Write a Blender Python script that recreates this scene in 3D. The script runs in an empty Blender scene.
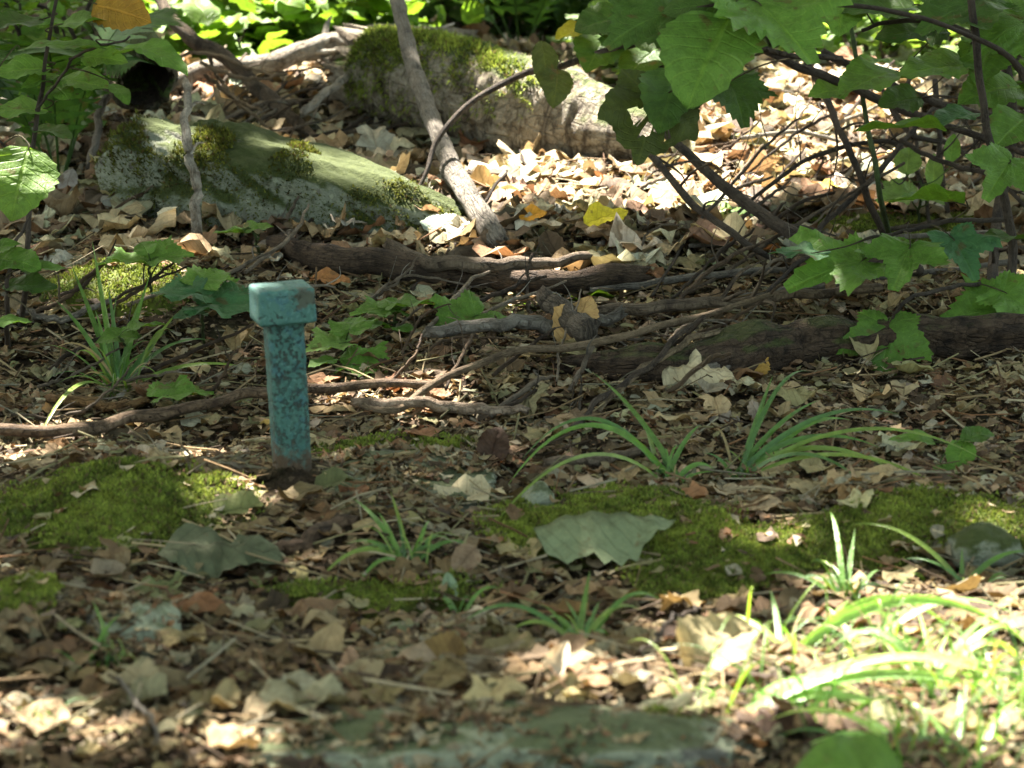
import bpy, math, random
import numpy as np
from mathutils import Vector

rng = np.random.default_rng(11)
random.seed(11)
SC = bpy.context.scene
COL = SC.collection
R = math.radians

# ------------------------------------------------------------------ camera
CAM_H, PITCH, FPX = 1.05, R(-13.0), 2904.0
CAM = np.array([0.0, 0.0, CAM_H])
cd = bpy.data.cameras.new('camera')
cam = bpy.data.objects.new('camera', cd)
COL.objects.link(cam)
cam.location = CAM
cam.rotation_euler = (R(90) + PITCH, 0, 0)
cd.sensor_width = 36.0
cd.lens = FPX / 1024 * 36.0
cd.clip_start, cd.clip_end = 0.05, 500
cd.dof.use_dof = True
cd.dof.focus_distance = 4.75
cd.dof.aperture_fstop = 7.1
SC.camera = cam

# ------------------------------------------------------------------ light
SUN_EL, SUN_AZ = 60.0, -26.0          # azimuth measured from +Y (ahead) to +X
SUN = np.array([math.sin(R(SUN_AZ)) * math.cos(R(SUN_EL)), math.cos(R(SUN_AZ)) * math.cos(R(SUN_EL)), math.sin(R(SUN_EL))])
w = bpy.data.worlds.new('World'); SC.world = w; w.use_nodes = True
wn = w.node_tree.nodes; wl = w.node_tree.links
sky = wn.new('ShaderNodeTexSky'); sky.sky_type = 'NISHITA'; sky.sun_disc = False
sky.sun_elevation = R(SUN_EL); sky.sun_rotation = R(SUN_AZ)
sky.dust_density = 4.0; sky.ozone_density = 0.3; sky.air_density = 0.7
bg = wn['Background']; bg.inputs['Strength'].default_value = 0.10
flt = wn.new('ShaderNodeMix'); flt.data_type = 'RGBA'; flt.blend_type = 'MULTIPLY'; flt.inputs[0].default_value = 1.0
flt.inputs[7].default_value = (1.0, .97, .70, 1)      # hazy, leaf-filtered daylight rather than clear blue
wl.new(sky.outputs[0], flt.inputs[6]); wl.new(flt.outputs[2], bg.inputs[0])
sl = bpy.data.lights.new('sun', 'SUN'); sl.energy = 5.0; sl.angle = R(0.53); sl.color = (1.0, 0.95, 0.87)
so = bpy.data.objects.new('sun', sl); COL.objects.link(so)
so.rotation_euler = Vector(SUN).to_track_quat('Z', 'Y').to_euler(); so.location = (-4, 8, 14)
vs = SC.view_settings
vs.view_transform = 'Standard'; vs.look = 'None'; vs.gamma = 1.0; vs.exposure = 3.5
SC.cycles.max_bounces = 7; SC.cycles.diffuse_bounces = 4; SC.cycles.transmission_bounces = 4
SC.cycles.sample_clamp_indirect = 6.0
SC.cycles.use_denoising = True

# ------------------------------------------------------------------ terrain
_k = []
for lam, amp in ((2.3, .022), (1.7, .018), (1.1, .012), (.75, .010), (.5, .007), (.33, .005), (.22, .0035), (.15, .0025), (.1, .0018)):
    for _ in range(2):
        a = rng.uniform(0, 2 * math.pi)
        _k.append((2 * math.pi / lam * math.cos(a), 2 * math.pi / lam * math.sin(a), rng.uniform(0, 6.28), amp * .6))

def softplus(t, k=.25):
    return k * np.logaddexp(0, t / k)

def wob(x, y, s=1.0, ph=0.0):
    return (np.sin(x * 7.1 * s + ph) * np.cos(y * 5.3 * s + 1.3 * ph) + .6 * np.sin(x * 15.7 * s - y * 11.3 * s + ph * 2)
            + .4 * np.sin(x * 31 * s + y * 27 * s + ph * 3)) / 2

MOUNDS = []

def h(x, y):
    x = np.asarray(x, float); y = np.asarray(y, float)
    z = .075 * softplus(y - 4) - .135 * softplus(y - 6.9) + .11 * softplus(y - 11, .6)
    z = z + .05 * softplus(np.abs(x) - 2.2, .4)
    for kx, ky, ph, a in _k:
        z = z + a * np.sin(kx * x + ky * y + ph)
    for (cx, cy, rx, ry, rot, hh) in MOUNDS:
        dx, dy = x - cx, y - cy
        c, s = math.cos(rot), math.sin(rot)
        u, v = (dx * c + dy * s) / rx, (-dx * s + dy * c) / ry
        z = z + hh * np.exp(-(u * u + v * v) * .9)
    return z

FW = np.array([0, math.cos(PITCH), math.sin(PITCH)])
UP = np.array([0, -math.sin(PITCH), math.cos(PITCH)])
RT = np.array([1.0, 0, 0])

def ray(px, py):
    return FW + RT * ((px - 512) / FPX) + UP * ((384 - py) / FPX)

def P(px, py, lift=0.0):
    """the ground point seen at a pixel of the photograph"""
    d = ray(px, py)
    t = np.linspace(1.8, 14, 2500)
    p = CAM[None] + t[:, None] * d[None]
    g = p[:, 2] - h(p[:, 0], p[:, 1])
    i = np.argmax(g < 0) if (g < 0).any() else len(t) - 1
    if i == 0:
        i = 1
    q = p[i - 1] + (p[i] - p[i - 1]) * (g[i - 1] / max(1e-9, g[i - 1] - g[i]))
    return q + np.array([0, 0, lift])

def D(px, py, y):
    d = ray(px, py)
    return CAM + d * (y / d[1])

def ell(px, py, rpx, rpy):
    c = P(px, py); n = P(px, py + rpy); f = P(px, py - rpy)
    return c, rpx * c[1] / FPX, abs(f[1] - n[1]) / 2

# gentle swells of the ground (added before anything is placed on it)
_m = []
for (px, py, rx, ry, hh) in ((110, 508, 150, 40, .022), (620, 540, 150, 34, .035), (880, 550, 220, 40, .055), (130, 300, 110, 28, .05),
                             (270, 215, 230, 30, .03), (480, 730, 330, 50, .03), (880, 330, 250, 25, .03), (60, 650, 120, 40, .02),
                             (292, 474, 30, 8, .012), (560, 420, 140, 14, -.02), (330, 610, 120, 20, -.02)):
    c, a, b = ell(px, py, rx, ry)
    _m.append((c[0], c[1], a, b, 0.0, hh))
MOUNDS = _m

# ------------------------------------------------------------------ mesh helpers
def mesh_obj(name, V, F, mat, parent=None, tint=None, uv=None, smooth=True, loc=None):
    V = np.asarray(V, np.float32); F = np.asarray(F, np.int32)
    base = np.zeros(3, np.float32)
    if loc is not None:
        base = np.asarray(loc, np.float32)
    elif parent is not None:
        q = parent
        while q is not None:
            base = base + np.array(q.location, np.float32)
            q = q.parent
    me = bpy.data.meshes.new(name)
    me.vertices.add(len(V)); me.vertices.foreach_set('co', (V - base).ravel())
    k = F.shape[1]
    me.loops.add(F.size); me.loops.foreach_set('vertex_index', F.ravel())
    me.polygons.add(len(F))
    me.polygons.foreach_set('loop_start', np.arange(0, F.size, k, dtype=np.int32))
    if smooth:
        me.polygons.foreach_set('use_smooth', np.ones(len(F), bool))
    if tint is not None:
        a = me.attributes.new('tint', 'FLOAT_COLOR', 'POINT')
        t = np.ones((len(V), 4), np.float32); t[:, :3] = tint
        a.data.foreach_set('color', t.ravel())
    if uv is not None:
        a = me.attributes.new('luv', 'FLOAT2', 'POINT')
        a.data.foreach_set('vector', np.asarray(uv, np.float32).ravel())
    me.update(calc_edges=True)
    me.materials.append(mat)
    o = bpy.data.objects.new(name, me); COL.objects.link(o)
    if loc is not None:
        o.location = [float(v) for v in base]
    if parent is not None:
        o.parent = parent
    return o

def tag(o, label=None, cat=None, group=None, kind=None):
    if label: o['label'] = label
    if cat: o['category'] = cat
    if group: o['group'] = group
    if kind: o['kind'] = kind
    return o

def empty(name, loc, label, cat, group=None):
    o = bpy.data.objects.new(name, None); COL.objects.link(o)
    o.location = [float(v) for v in loc]; o.empty_display_size = .05
    return tag(o, label, cat, group)

class MB:
    def __init__(s): s.V = []; s.F = []; s.T = []; s.U = []; s.n = 0
    def add(s, V, F, tint=(1, 1, 1), uv=None):
        V = np.asarray(V, float); F = np.asarray(F, int)
        s.V.append(V); s.F.append(F + s.n); s.n += len(V)
        t = np.empty((len(V), 3)); t[:] = tint; s.T.append(t)
        s.U.append(np.zeros((len(V), 2)) if uv is None else np.asarray(uv, float))
    def build(s, name, mat, parent=None, smooth=True, loc=None):
        return mesh_obj(name, np.vstack(s.V), np.vstack(s.F), mat, parent, np.vstack(s.T), np.vstack(s.U), smooth, loc)

def quads(F):
    F = np.asarray(F)
    return np.vstack([F[:, [0, 1, 2]], F[:, [0, 2, 3]]])

def smooth_path(pts, n):
    pts = np.asarray(pts, float)
    if len(pts) == 2:
        t = np.linspace(0, 1, n)[:, None]
        return pts[0] * (1 - t) + pts[1] * t
    e = np.vstack([2 * pts[0] - pts[1], pts, 2 * pts[-1] - pts[-2]])
    out = []
    m = len(pts) - 1
    for s in np.linspace(0, m, n):
        i = min(int(s), m - 1); t = s - i
        a, b, c, d = e[i], e[i + 1], e[i + 2], e[i + 3]
        out.append(.5 * (2 * b + (c - a) * t + (2 * a - 5 * b + 4 * c - d) * t * t + (3 * b - a - 3 * c + d) * t ** 3))
    return np.array(out)

def tube(pts, rad, n=40, k=9, rough=.08, jit=0.0, seed=0, cap=True, ridges=0.0, rings=0.0):
    """a tapering, slightly irregular limb; uv = (turn round the limb, metres along it)"""
    r_ = np.random.default_rng(seed)
    p = smooth_path(pts, n)
    if jit:
        for ax in range(3):
            ph = r_.uniform(0, 6.28, 3); s = np.linspace(0, 1, n)
            p[:, ax] += jit * (np.sin(s * 9 + ph[0]) + .7 * np.sin(s * 21 + ph[1]) + .5 * np.sin(s * 43 + ph[2])) * np.minimum(1, s * 6)
    rad = np.interp(np.linspace(0, 1, n), np.linspace(0, 1, len(rad)), rad)
    t = np.gradient(p, axis=0); t /= np.linalg.norm(t, axis=1)[:, None] + 1e-9
    ref = np.array([0, 0, 1.0]) if abs(t[:, 2]).mean() < .8 else np.array([0, 1.0, 0])
    u = np.cross(np.broadcast_to(ref, t.shape), t); u /= np.linalg.norm(u, axis=1)[:, None] + 1e-9
    v = np.cross(t, u)
    L = np.concatenate([[0], np.cumsum(np.linalg.norm(np.diff(p, axis=0), axis=1))])
    a = np.linspace(0, 2 * math.pi, k, endpoint=False)
    V = np.zeros((n, k, 3)); U = np.zeros((n, k, 2))
    ph = r_.uniform(0, 6.28, 8)
    for j in range(k):
        rr = rad * (1 + rough * (np.sin(L * 37 + ph[0] + 2 * a[j]) * .6 + np.sin(L * 91 + ph[1] + 3 * a[j]) * .5 + np.sin(a[j] * 2 + ph[2] + L * 9) * .6)
                    + rings * (np.sin(L * 150 + 1.5 * np.sin(a[j] * 2 + ph[5]) + 2 * np.sin(L * 23)) + .6 * np.sin(L * 310 + ph[6] + a[j]))
                    + ridges * np.sin(a[j] * 7 + ph[3] + 1.5 * np.sin(L * 11)))
        V[:, j] = p + (u * math.cos(a[j]) + v * math.sin(a[j])) * rr[:, None]
        U[:, j, 0] = abs(a[j] / math.pi - 1); U[:, j, 1] = L
    if k >= 9:
        for _ in range(max(1, int(L[-1] / .12))):
            l0, a0, am = r_.uniform(0, L[-1]), r_.uniform(0, 6.28), r_.uniform(.12, .4)
            rl = np.interp(l0, L, rad)
            wgt = np.exp(-((L - l0) / (rl * 1.3 + .004)) ** 2)[:, None] * np.exp(-((np.angle(np.exp(1j * (a[None] - a0)))) / .6) ** 2) * am * rl
            V += (V - p[:, None]) / (np.linalg.norm(V - p[:, None], axis=2, keepdims=True) + 1e-9) * wgt[..., None]
        for e, sg in ((0, -1), (-1, 1)):
            V[e] += sg * t[e] * (r_.uniform(-.5, 1.3, k) * rad[e])[:, None]
    idx = np.arange(n * k).reshape(n, k)
    q = np.stack([idx[:-1], np.roll(idx, -1, 1)[:-1], np.roll(idx, -1, 1)[1:], idx[1:]], -1).reshape(-1, 4)
    F = quads(q); V = V.reshape(-1, 3); U = U.reshape(-1, 2)
    if cap:
        c0, c1 = len(V), len(V) + 1
        V = np.vstack([V, p[0] - t[0] * rad[0] * .25, p[-1] + t[-1] * rad[-1] * .4])
        U = np.vstack([U, [[.5, 0]], [[.5, L[-1]]]])
        F = np.vstack([F, [[c0, idx[0, (j + 1) % k], idx[0, j]] for j in range(k)], [[c1, idx[-1, j], idx[-1, (j + 1) % k]] for j in range(k)]])
    return V, F, U, p

# ------------------------------------------------------------------ materials
def mat_new(name):
    m = bpy.data.materials.new(name); m.use_nodes = True
    nt = m.node_tree
    return m, nt, nt.nodes, nt.links, nt.nodes['Principled BSDF']

class G:
    """tiny node-graph helper"""
    def __init__(s, nt): s.nt = nt; s.N = nt.nodes; s.L = nt.links
    def set(s, sock, v):
        if isinstance(v, bpy.types.NodeSocket): s.L.new(v, sock)
        elif isinstance(v, (tuple, list)) and len(v) == 3 and sock.type == 'RGBA': sock.default_value = (*v, 1)
        else: sock.default_value = v
    def attr(s, name, vec=False):
        n = s.N.new('ShaderNodeAttribute'); n.attribute_name = name
        return n.outputs['Vector' if vec else 'Color']
    def obj(s): return s.N.new('ShaderNodeTexCoord').outputs['Object']
    def pos(s): return s.N.new('ShaderNodeNewGeometry').outputs['Position']
    def normal(s): return s.N.new('ShaderNodeNewGeometry').outputs['Normal']
    def noise(s, co, scale, detail=4, rough=.6, dist=0.0, out='Fac'):
        n = s.N.new('ShaderNodeTexNoise'); s.set(n.inputs['Vector'], co); n.inputs['Scale'].default_value = scale
        n.inputs['Detail'].default_value = detail; n.inputs['Roughness'].default_value = rough; n.inputs['Distortion'].default_value = dist
        return n.outputs[out]
    def voro(s, co, scale, feature='F1', out='Distance'):
        n = s.N.new('ShaderNodeTexVoronoi'); n.feature = feature; s.set(n.inputs['Vector'], co); n.inputs['Scale'].default_value = scale
        return n.outputs[out]
    def ramp(s, f, a, b):
        n = s.N.new('ShaderNodeMapRange'); n.interpolation_type = 'SMOOTHSTEP'
        s.set(n.inputs[0], f); n.inputs[1].default_value = a; n.inputs[2].default_value = b
        return n.outputs[0]
    def mix(s, f, a, b, mode='MIX'):
        n = s.N.new('ShaderNodeMix'); n.data_type = 'RGBA'; n.blend_type = mode
        s.set(n.inputs[0], f); s.set(n.inputs[6], a); s.set(n.inputs[7], b)
        return n.outputs[2]
    def m(s, op, a, b=0.0, c=0.0):
        n = s.N.new('ShaderNodeMath'); n.operation = op
        s.set(n.inputs[0], a); s.set(n.inputs[1], b); s.set(n.inputs[2], c)
        return n.outputs[0]
    def xyz(s, v):
        n = s.N.new('ShaderNodeSeparateXYZ'); s.L.new(v, n.inputs[0]); return n.outputs
    def comb(s, x, y, z):
        n = s.N.new('ShaderNodeCombineXYZ')
        for i, v in enumerate((x, y, z)): s.set(n.inputs[i], v)
        return n.outputs[0]
    def bump(s, hgt, strength=.5, dist=.01):
        n = s.N.new('ShaderNodeBump'); n.inputs['Strength'].default_value = strength; n.inputs['Distance'].default_value = dist
        s.L.new(hgt, n.inputs['Height']); return n.outputs[0]

def leaf_material(name, transl, rough, vein_col, vein_amt, spots, spec=.35, wax=False):
    m, nt, N, L, b = mat_new(name); g = G(nt)
    tint = g.attr('tint'); uv = g.xyz(g.attr('luv', True)); pos = g.pos()
    au, v = g.m('ABSOLUTE', uv[0]), uv[1]
    mid = g.m('SUBTRACT', 1.0, g.ramp(au, 0.02, .09))
    ph = g.m('FRACT', g.m('MULTIPLY', g.m('SUBTRACT', v, g.m('MULTIPLY', au, .22)), 9.0))
    lat = g.m('SUBTRACT', 1.0, g.ramp(g.m('ABSOLUTE', g.m('SUBTRACT', ph, .5)), .02, .13))
    vein = g.m('MAXIMUM', mid, g.m('MULTIPLY', lat, .55))
    n1 = g.noise(pos, 55, 5, .65)
    n2 = g.noise(pos, 260, 3, .6)
    c = g.mix(g.m('MULTIPLY', vein, vein_amt), tint, g.mix(1.0, tint, vein_col, 'MULTIPLY'))
    c = g.mix(g.m('MULTIPLY', g.ramp(n1, .38, .68), .55), c, g.mix(1.0, c, (.5, .46, .42), 'MULTIPLY'))
    c = g.mix(g.m('MULTIPLY', g.ramp(n2, .5, .72), .4), c, g.mix(1.0, c, (1.5, 1.4, 1.25), 'MULTIPLY'))
    sp = g.ramp(g.noise(pos, 34, 3, .5), .63, .7)
    c = g.mix(g.m('MULTIPLY', sp, spots), c, (.11, .065, .025))
    L.new(c, b.inputs['Base Color'])
    b.inputs['Roughness'].default_value = rough; b.inputs['Specular IOR Level'].default_value = spec
    hgt = g.m('ADD', g.m('MULTIPLY', vein, -.6), g.m('ADD', n1, g.m('MULTIPLY', n2, .4)))
    nb = g.bump(hgt, .55, .004); L.new(nb, b.inputs['Normal'])
    t = N.new('ShaderNodeBsdfTranslucent'); L.new(g.mix(1.0, c, (1.25, 1.25, .55) if transl > .25 else (1.2, 1.0, .7), 'MULTIPLY'), t.inputs[0]); L.new(nb, t.inputs['Normal'])
    mx = N.new('ShaderNodeMixShader'); mx.inputs[0].default_value = transl
    L.new(b.outputs[0], mx.inputs[1]); L.new(t.outputs[0], mx.inputs[2]); L.new(mx.outputs[0], N['Material Output'].inputs[0])
    return m

M_GREEN = leaf_material('green_leaf', .42, .5, (1.55, 1.4, 1.35), .5, .6, .25)
M_GRASS = leaf_material('grass_blade', .4, .34, (1.3, 1.2, 1.2), .3, .05, .6)
M_DEAD = leaf_material('dead_leaf', .16, .78, (.52, .47, .42), .6, .6, .22)
M_CANOPY = leaf_material('tree_leaf', .3, .6, (1.3, 1.3, 1.2), .2, .0)

def wood_material(name, c0, c1, c2, moss=0.0, ring=0.0, scale=1.0, moss_lo=.35, lichen=0.0):
    m, nt, N, L, b = mat_new(name); g = G(nt)
    uv = g.xyz(g.attr('luv', True)); pos = g.pos(); tint = g.attr('tint')
    along = g.comb(g.m('MULTIPLY', uv[0], 3.0 * scale), g.m('MULTIPLY', uv[1], 5.0 * scale), 0.0)
    fib = g.noise(along, 6, 6, .7, .4)
    blot = g.noise(pos, 22 * scale, 5, .65)
    fine = g.noise(pos, 160 * scale, 4, .65)
    c = g.mix(g.ramp(fib, .35, .68), c0, c1)
    c = g.mix(g.ramp(blot, .45, .68), c, c2)
    c = g.mix(g.m('MULTIPLY', g.ramp(fine, .45, .7), .5), c, g.mix(1.0, c, (.45, .42, .4), 'MULTIPLY'))
    ck = g.voro(g.comb(g.m('MULTIPLY', uv[0], 5.0), g.m('ADD', g.m('MULTIPLY', uv[1], 16.0 * scale), g.m('MULTIPLY', blot, 1.5)), 0.0), 2.2, 'DISTANCE_TO_EDGE')
    crk = g.m('SUBTRACT', 1.0, g.ramp(ck, .0, .09))
    c = g.mix(g.m('MULTIPLY', g.m('MULTIPLY', crk, g.ramp(blot, .35, .6)), .6), c, g.mix(1.0, c, (.3, .27, .25), 'MULTIPLY'))
    hgt = g.m('SUBTRACT', g.m('ADD', g.m('MULTIPLY', fib, .8), fine), g.m('MULTIPLY', crk, .8))
    if ring:
        rv = g.comb(g.m('MULTIPLY', uv[0], .6), g.m('MULTIPLY', uv[1], 12.0), 0.0)
        rn = g.noise(rv, 6, 4, .6, .3)
        c = g.mix(g.m('MULTIPLY', g.ramp(rn, .5, .66), ring), c, (.055, .04, .028))
        hgt = g.m('SUBTRACT', hgt, g.m('MULTIPLY', rn, 2.2))
    if lichen:
        c = g.mix(g.m('MULTIPLY', g.ramp(g.noise(pos, 16, 5, .6), .5, .6), lichen), c, (.27, .31, .24))
    c = g.mix(1.0, c, tint, 'MULTIPLY')
    if moss:
        nz = g.xyz(g.normal())[2]
        mm = g.m('ADD', nz, g.m('MULTIPLY', g.m('SUBTRACT', g.noise(pos, 14, 6, .7), .5), 2.2))
        mf = g.m('MULTIPLY', g.ramp(mm, moss_lo, moss_lo + .35), moss)
        mc = g.mix(g.noise(pos, 90, 4, .7), (.022, .04, .006), (.09, .12, .02))
        c = g.mix(mf, c, mc)
    L.new(c, b.inputs['Base Color']); b.inputs['Roughness'].default_value = .85; b.inputs['Specular IOR Level'].default_value = .2
    L.new(g.bump(hgt, .9, .008), b.inputs['Normal'])
    return m

M_GREYW = wood_material('weathered_grey_wood', (.16, .135, .105), (.26, .225, .18), (.10, .082, .062))
M_PALEW = wood_material('bleached_wood', (.34, .29, .225), (.46, .41, .33), (.2, .16, .115), ring=.35)
M_DARKW = wood_material('damp_dark_wood', (.055, .038, .026), (.10, .072, .048), (.028, .02, .014))
M_BROWNW = wood_material('brown_wood', (.115, .08, .05), (.19, .14, .092), (.06, .04, .026))
M_ROTW = wood_material('rotten_wood', (.085, .055, .034), (.15, .105, .068), (.034, .023, .015), moss=.5, moss_lo=.7, scale=1.3)
M_BIRCH = wood_material('birch_bark', (.20, .165, .115), (.33, .285, .21), (.085, .062, .036), moss=.85, ring=.85, moss_lo=.62)
M_TWIG = wood_material('live_twig_bark', (.07, .05, .036), (.11, .085, .06), (.045, .033, .024))
M_GSTEM = wood_material('green_stem', (.06, .095, .025), (.09, .13, .04), (.05, .06, .02))
M_TRUNK = wood_material('tree_bark', (.10, .08, .06), (.17, .14, .11), (.06, .05, .035), moss=.4, moss_lo=.7)
M_MOSSYW = wood_material('mossy_wood', (.07, .052, .035), (.13, .10, .06), (.05, .05, .02), moss=.9, moss_lo=.3)

def rock_material(name, lich, moss_amt, lo):
    m, nt, N, L, b = mat_new(name); g = G(nt)
    pos = g.pos(); nz = g.xyz(g.normal())[2]
    n1 = g.noise(pos, 11, 6, .62); n2 = g.noise(pos, 70, 5, .7); n3 = g.noise(pos, 300, 3, .6)
    c = g.mix(g.ramp(n2, .35, .65), (.10, .093, .075), (.19, .175, .14))
    c = g.mix(g.ramp(g.noise(pos, 8.5, 8, .68, .5), .43, .47), c, lich)
    c = g.mix(g.m('MULTIPLY', g.ramp(g.voro(pos, 60), .32, .22), .5), c, g.mix(1.0, c, (1.5, 1.5, 1.4), 'MULTIPLY'))
    c = g.mix(g.m('MULTIPLY', g.ramp(n2, .48, .7), .65), c, (.085, .09, .062))
    mm = g.m('ADD', g.m('MULTIPLY', nz, .35), g.noise(pos, 9, 7, .7, .4))
    c = g.mix(g.m('MULTIPLY', g.ramp(mm, lo, lo + .16), moss_amt), c, g.mix(n2, (.018, .027, .006), (.065, .08, .017)))
    c = g.mix(g.m('MULTIPLY', g.ramp(n3, .5, .7), .45), c, g.mix(1.0, c, (.4, .4, .36), 'MULTIPLY'))
    L.new(c, b.inputs['Base Color']); b.inputs['Roughness'].default_value = .9; b.inputs['Specular IOR Level'].default_value = .2
    L.new(g.bump(g.m('ADD', g.m('MULTIPLY', n2, 1.2), g.m('MULTIPLY', n3, .5)), .9, .008), b.inputs['Normal'])
    return m

M_ROCK = rock_material('lichen_rock', (.20, .21, .15), .97, .57)
M_SLAB = rock_material('mossy_slab_rock', (.235, .245, .165), .8, .69)

def moss_material():
    m, nt, N, L, b = mat_new('moss'); g = G(nt)
    tint = g.attr('tint')
    c = g.mix(g.ramp(g.noise(g.pos(), 45, 4, .6), .35, .7), tint, g.mix(1.0, tint, (.55, .5, .45), 'MULTIPLY'))
    L.new(c, b.inputs['Base Color']); b.inputs['Roughness'].default_value = .8; b.inputs['Specular IOR Level'].default_value = .15
    t = N.new('ShaderNodeBsdfTranslucent'); L.new(c, t.inputs[0])
    mx = N.new('ShaderNodeMixShader'); mx.inputs[0].default_value = .3
    L.new(b.outputs[0], mx.inputs[1]); L.new(t.outputs[0], mx.inputs[2]); L.new(mx.outputs[0], N['Material Output'].inputs[0])
    return m
M_MOSS = moss_material()

def ground_material():
    m, nt, N, L, b = mat_new('forest_soil'); g = G(nt)
    pos = g.pos()
    n1 = g.noise(pos, 9, 6, .65); n2 = g.noise(pos, 75, 6, .7); vo = g.voro(pos, 95, 'F1', 'Color')
    vx = g.xyz(vo)[0]
    c = g.mix(g.ramp(n2, .35, .68), (.022, .015, .009), (.075, .05, .028))
    c = g.mix(g.m('MULTIPLY', g.ramp(vx, .6, .75), .6), c, (.15, .105, .06))
    c = g.mix(g.m('MULTIPLY', g.ramp(n1, .5, .7), .4), c, (.05, .055, .02))
    L.new(c, b.inputs['Base Color']); b.inputs['Roughness'].default_value = .95; b.inputs['Specular IOR Level'].default_value = .1
    L.new(g.bump(g.m('ADD', n2, g.m('MULTIPLY', vx, .6)), 1.0, .02), b.inputs['Normal'])
    return m
M_SOIL = ground_material()

def paint_material():
    m, nt, N, L, b = mat_new('weathered_teal_paint'); g = G(nt)
    co = g.obj(); z = g.xyz(co)[2]
    nb = g.noise(co, 38, 5, .6); nf = g.noise(co, 210, 4, .65); ns = g.noise(co, 150, 7, .75, 0)
    c = g.mix(g.ramp(nb, .35, .66), (.029, .092, .076), (.052, .132, .102))
    c = g.mix(g.m('MULTIPLY', g.ramp(g.noise(co, 60, 4, .6), .5, .68), .7), c, (.036, .105, .122))
    c = g.mix(g.m('MULTIPLY', g.ramp(nf, .52, .7), .6), c, (.10, .21, .175))
    shaft = g.m('SUBTRACT', 1.0, g.ramp(z, .216, .230))
    thr = g.m('SUBTRACT', ns, g.m('MULTIPLY', shaft, -.075))
    thr = g.m('ADD', thr, g.m('MULTIPLY', g.m('SUBTRACT', nb, .5), .2))
    pit = g.m('MULTIPLY', g.ramp(thr, .575, .64), g.ramp(g.noise(co, 30, 3, .5), .30, .55))
    c = g.mix(g.m('MULTIPLY', pit, .8), c, g.mix(nf, (.008, .013, .013), (.028, .020, .012)))
    # worn rust patch on the upper right of the head and rust creeping up from the soil
    hd = N.new('ShaderNodeVectorMath'); hd.operation = 'DISTANCE'; L.new(co, hd.inputs[0]); hd.inputs[1].default_value = (.024, -.037, .259)
    patch = g.m('ADD', g.m('MULTIPLY', hd.outputs['Value'], -22.0), g.m('MULTIPLY', g.noise(co, 85, 5, .65), 1.6))
    c = g.mix(g.m('MULTIPLY', g.ramp(patch, .38, .6), .8), c, (.06, .052, .03))
    low = g.m('ADD', g.m('MULTIPLY', z, -13.0), g.m('MULTIPLY', g.noise(co, 70, 5, .65), 1.7))
    low = g.m('SUBTRACT', low, .12)
    c = g.mix(g.ramp(low, -.1, .35), c, (.065, .04, .02))
    L.new(c, b.inputs['Base Color']); b.inputs['Roughness'].default_value = .62; b.inputs['Specular IOR Level'].default_value = .35
    hg = g.m('SUBTRACT', g.m('MULTIPLY', nf, .5), g.m('MULTIPLY', pit, 1.0))
    L.new(g.bump(hg, .75, .003), b.inputs['Normal'])
    return m
M_PAINT = paint_material()

# ------------------------------------------------------------------ ground sheet
def axis(lo, hi, dlo, dhi, fine, coarse):
    a = list(np.arange(dlo, dhi, fine)); s = fine
    v = dhi
    while v < hi: a.append(v); s = min(s * 1.25, coarse); v += s
    a.append(hi); v = dlo; s = fine
    while v > lo: s = min(s * 1.25, coarse); v -= s; a.insert(0, max(v, lo))
    return np.array(sorted(set(a)))
gx = axis(-70, 70, -1.9, 1.9, .017, 6); gy = axis(-40, 120, 2.1, 8.2, .02, 6)
X, Y = np.meshgrid(gx, gy)
Z = h(X, Y) + .004 * wob(X, Y, 6) * (np.abs(X) < 3)
V = np.stack([X, Y, Z], -1).reshape(-1, 3)
I = np.arange(len(V)).reshape(X.shape)
F = np.stack([I[:-1, :-1], I[:-1, 1:], I[1:, 1:], I[1:, :-1]], -1).reshape(-1, 4)
tag(mesh_obj('ground', V, F, M_SOIL), 'dark forest soil under the leaf litter', 'ground', kind='structure')

# ------------------------------------------------------------------ leaf shapes
def proto_ovate(nv=7, wid=.33, serr=.05, peak=.85):
    us = np.array([-1, -.55, 0, .55, 1.0]); vv = np.linspace(0, 1, nv)
    V = []; U = []
    for i, v in enumerate(vv):
        wv = wid * max(0.0, math.sin(math.pi * min(1, v) ** peak)) ** .8
        wv *= 1 + (serr if i % 2 else -serr)
        for u in us:
            V.append((u * wv, v - .0, 0)); U.append((u, v))
    V = np.array(V); U = np.array(U)
    I = np.arange(nv * 5).reshape(nv, 5)
    q = np.stack([I[:-1, :-1], I[:-1, 1:], I[1:, 1:], I[1:, :-1]], -1).reshape(-1, 4)
    return V - [0, .5, 0], quads(q), U

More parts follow.
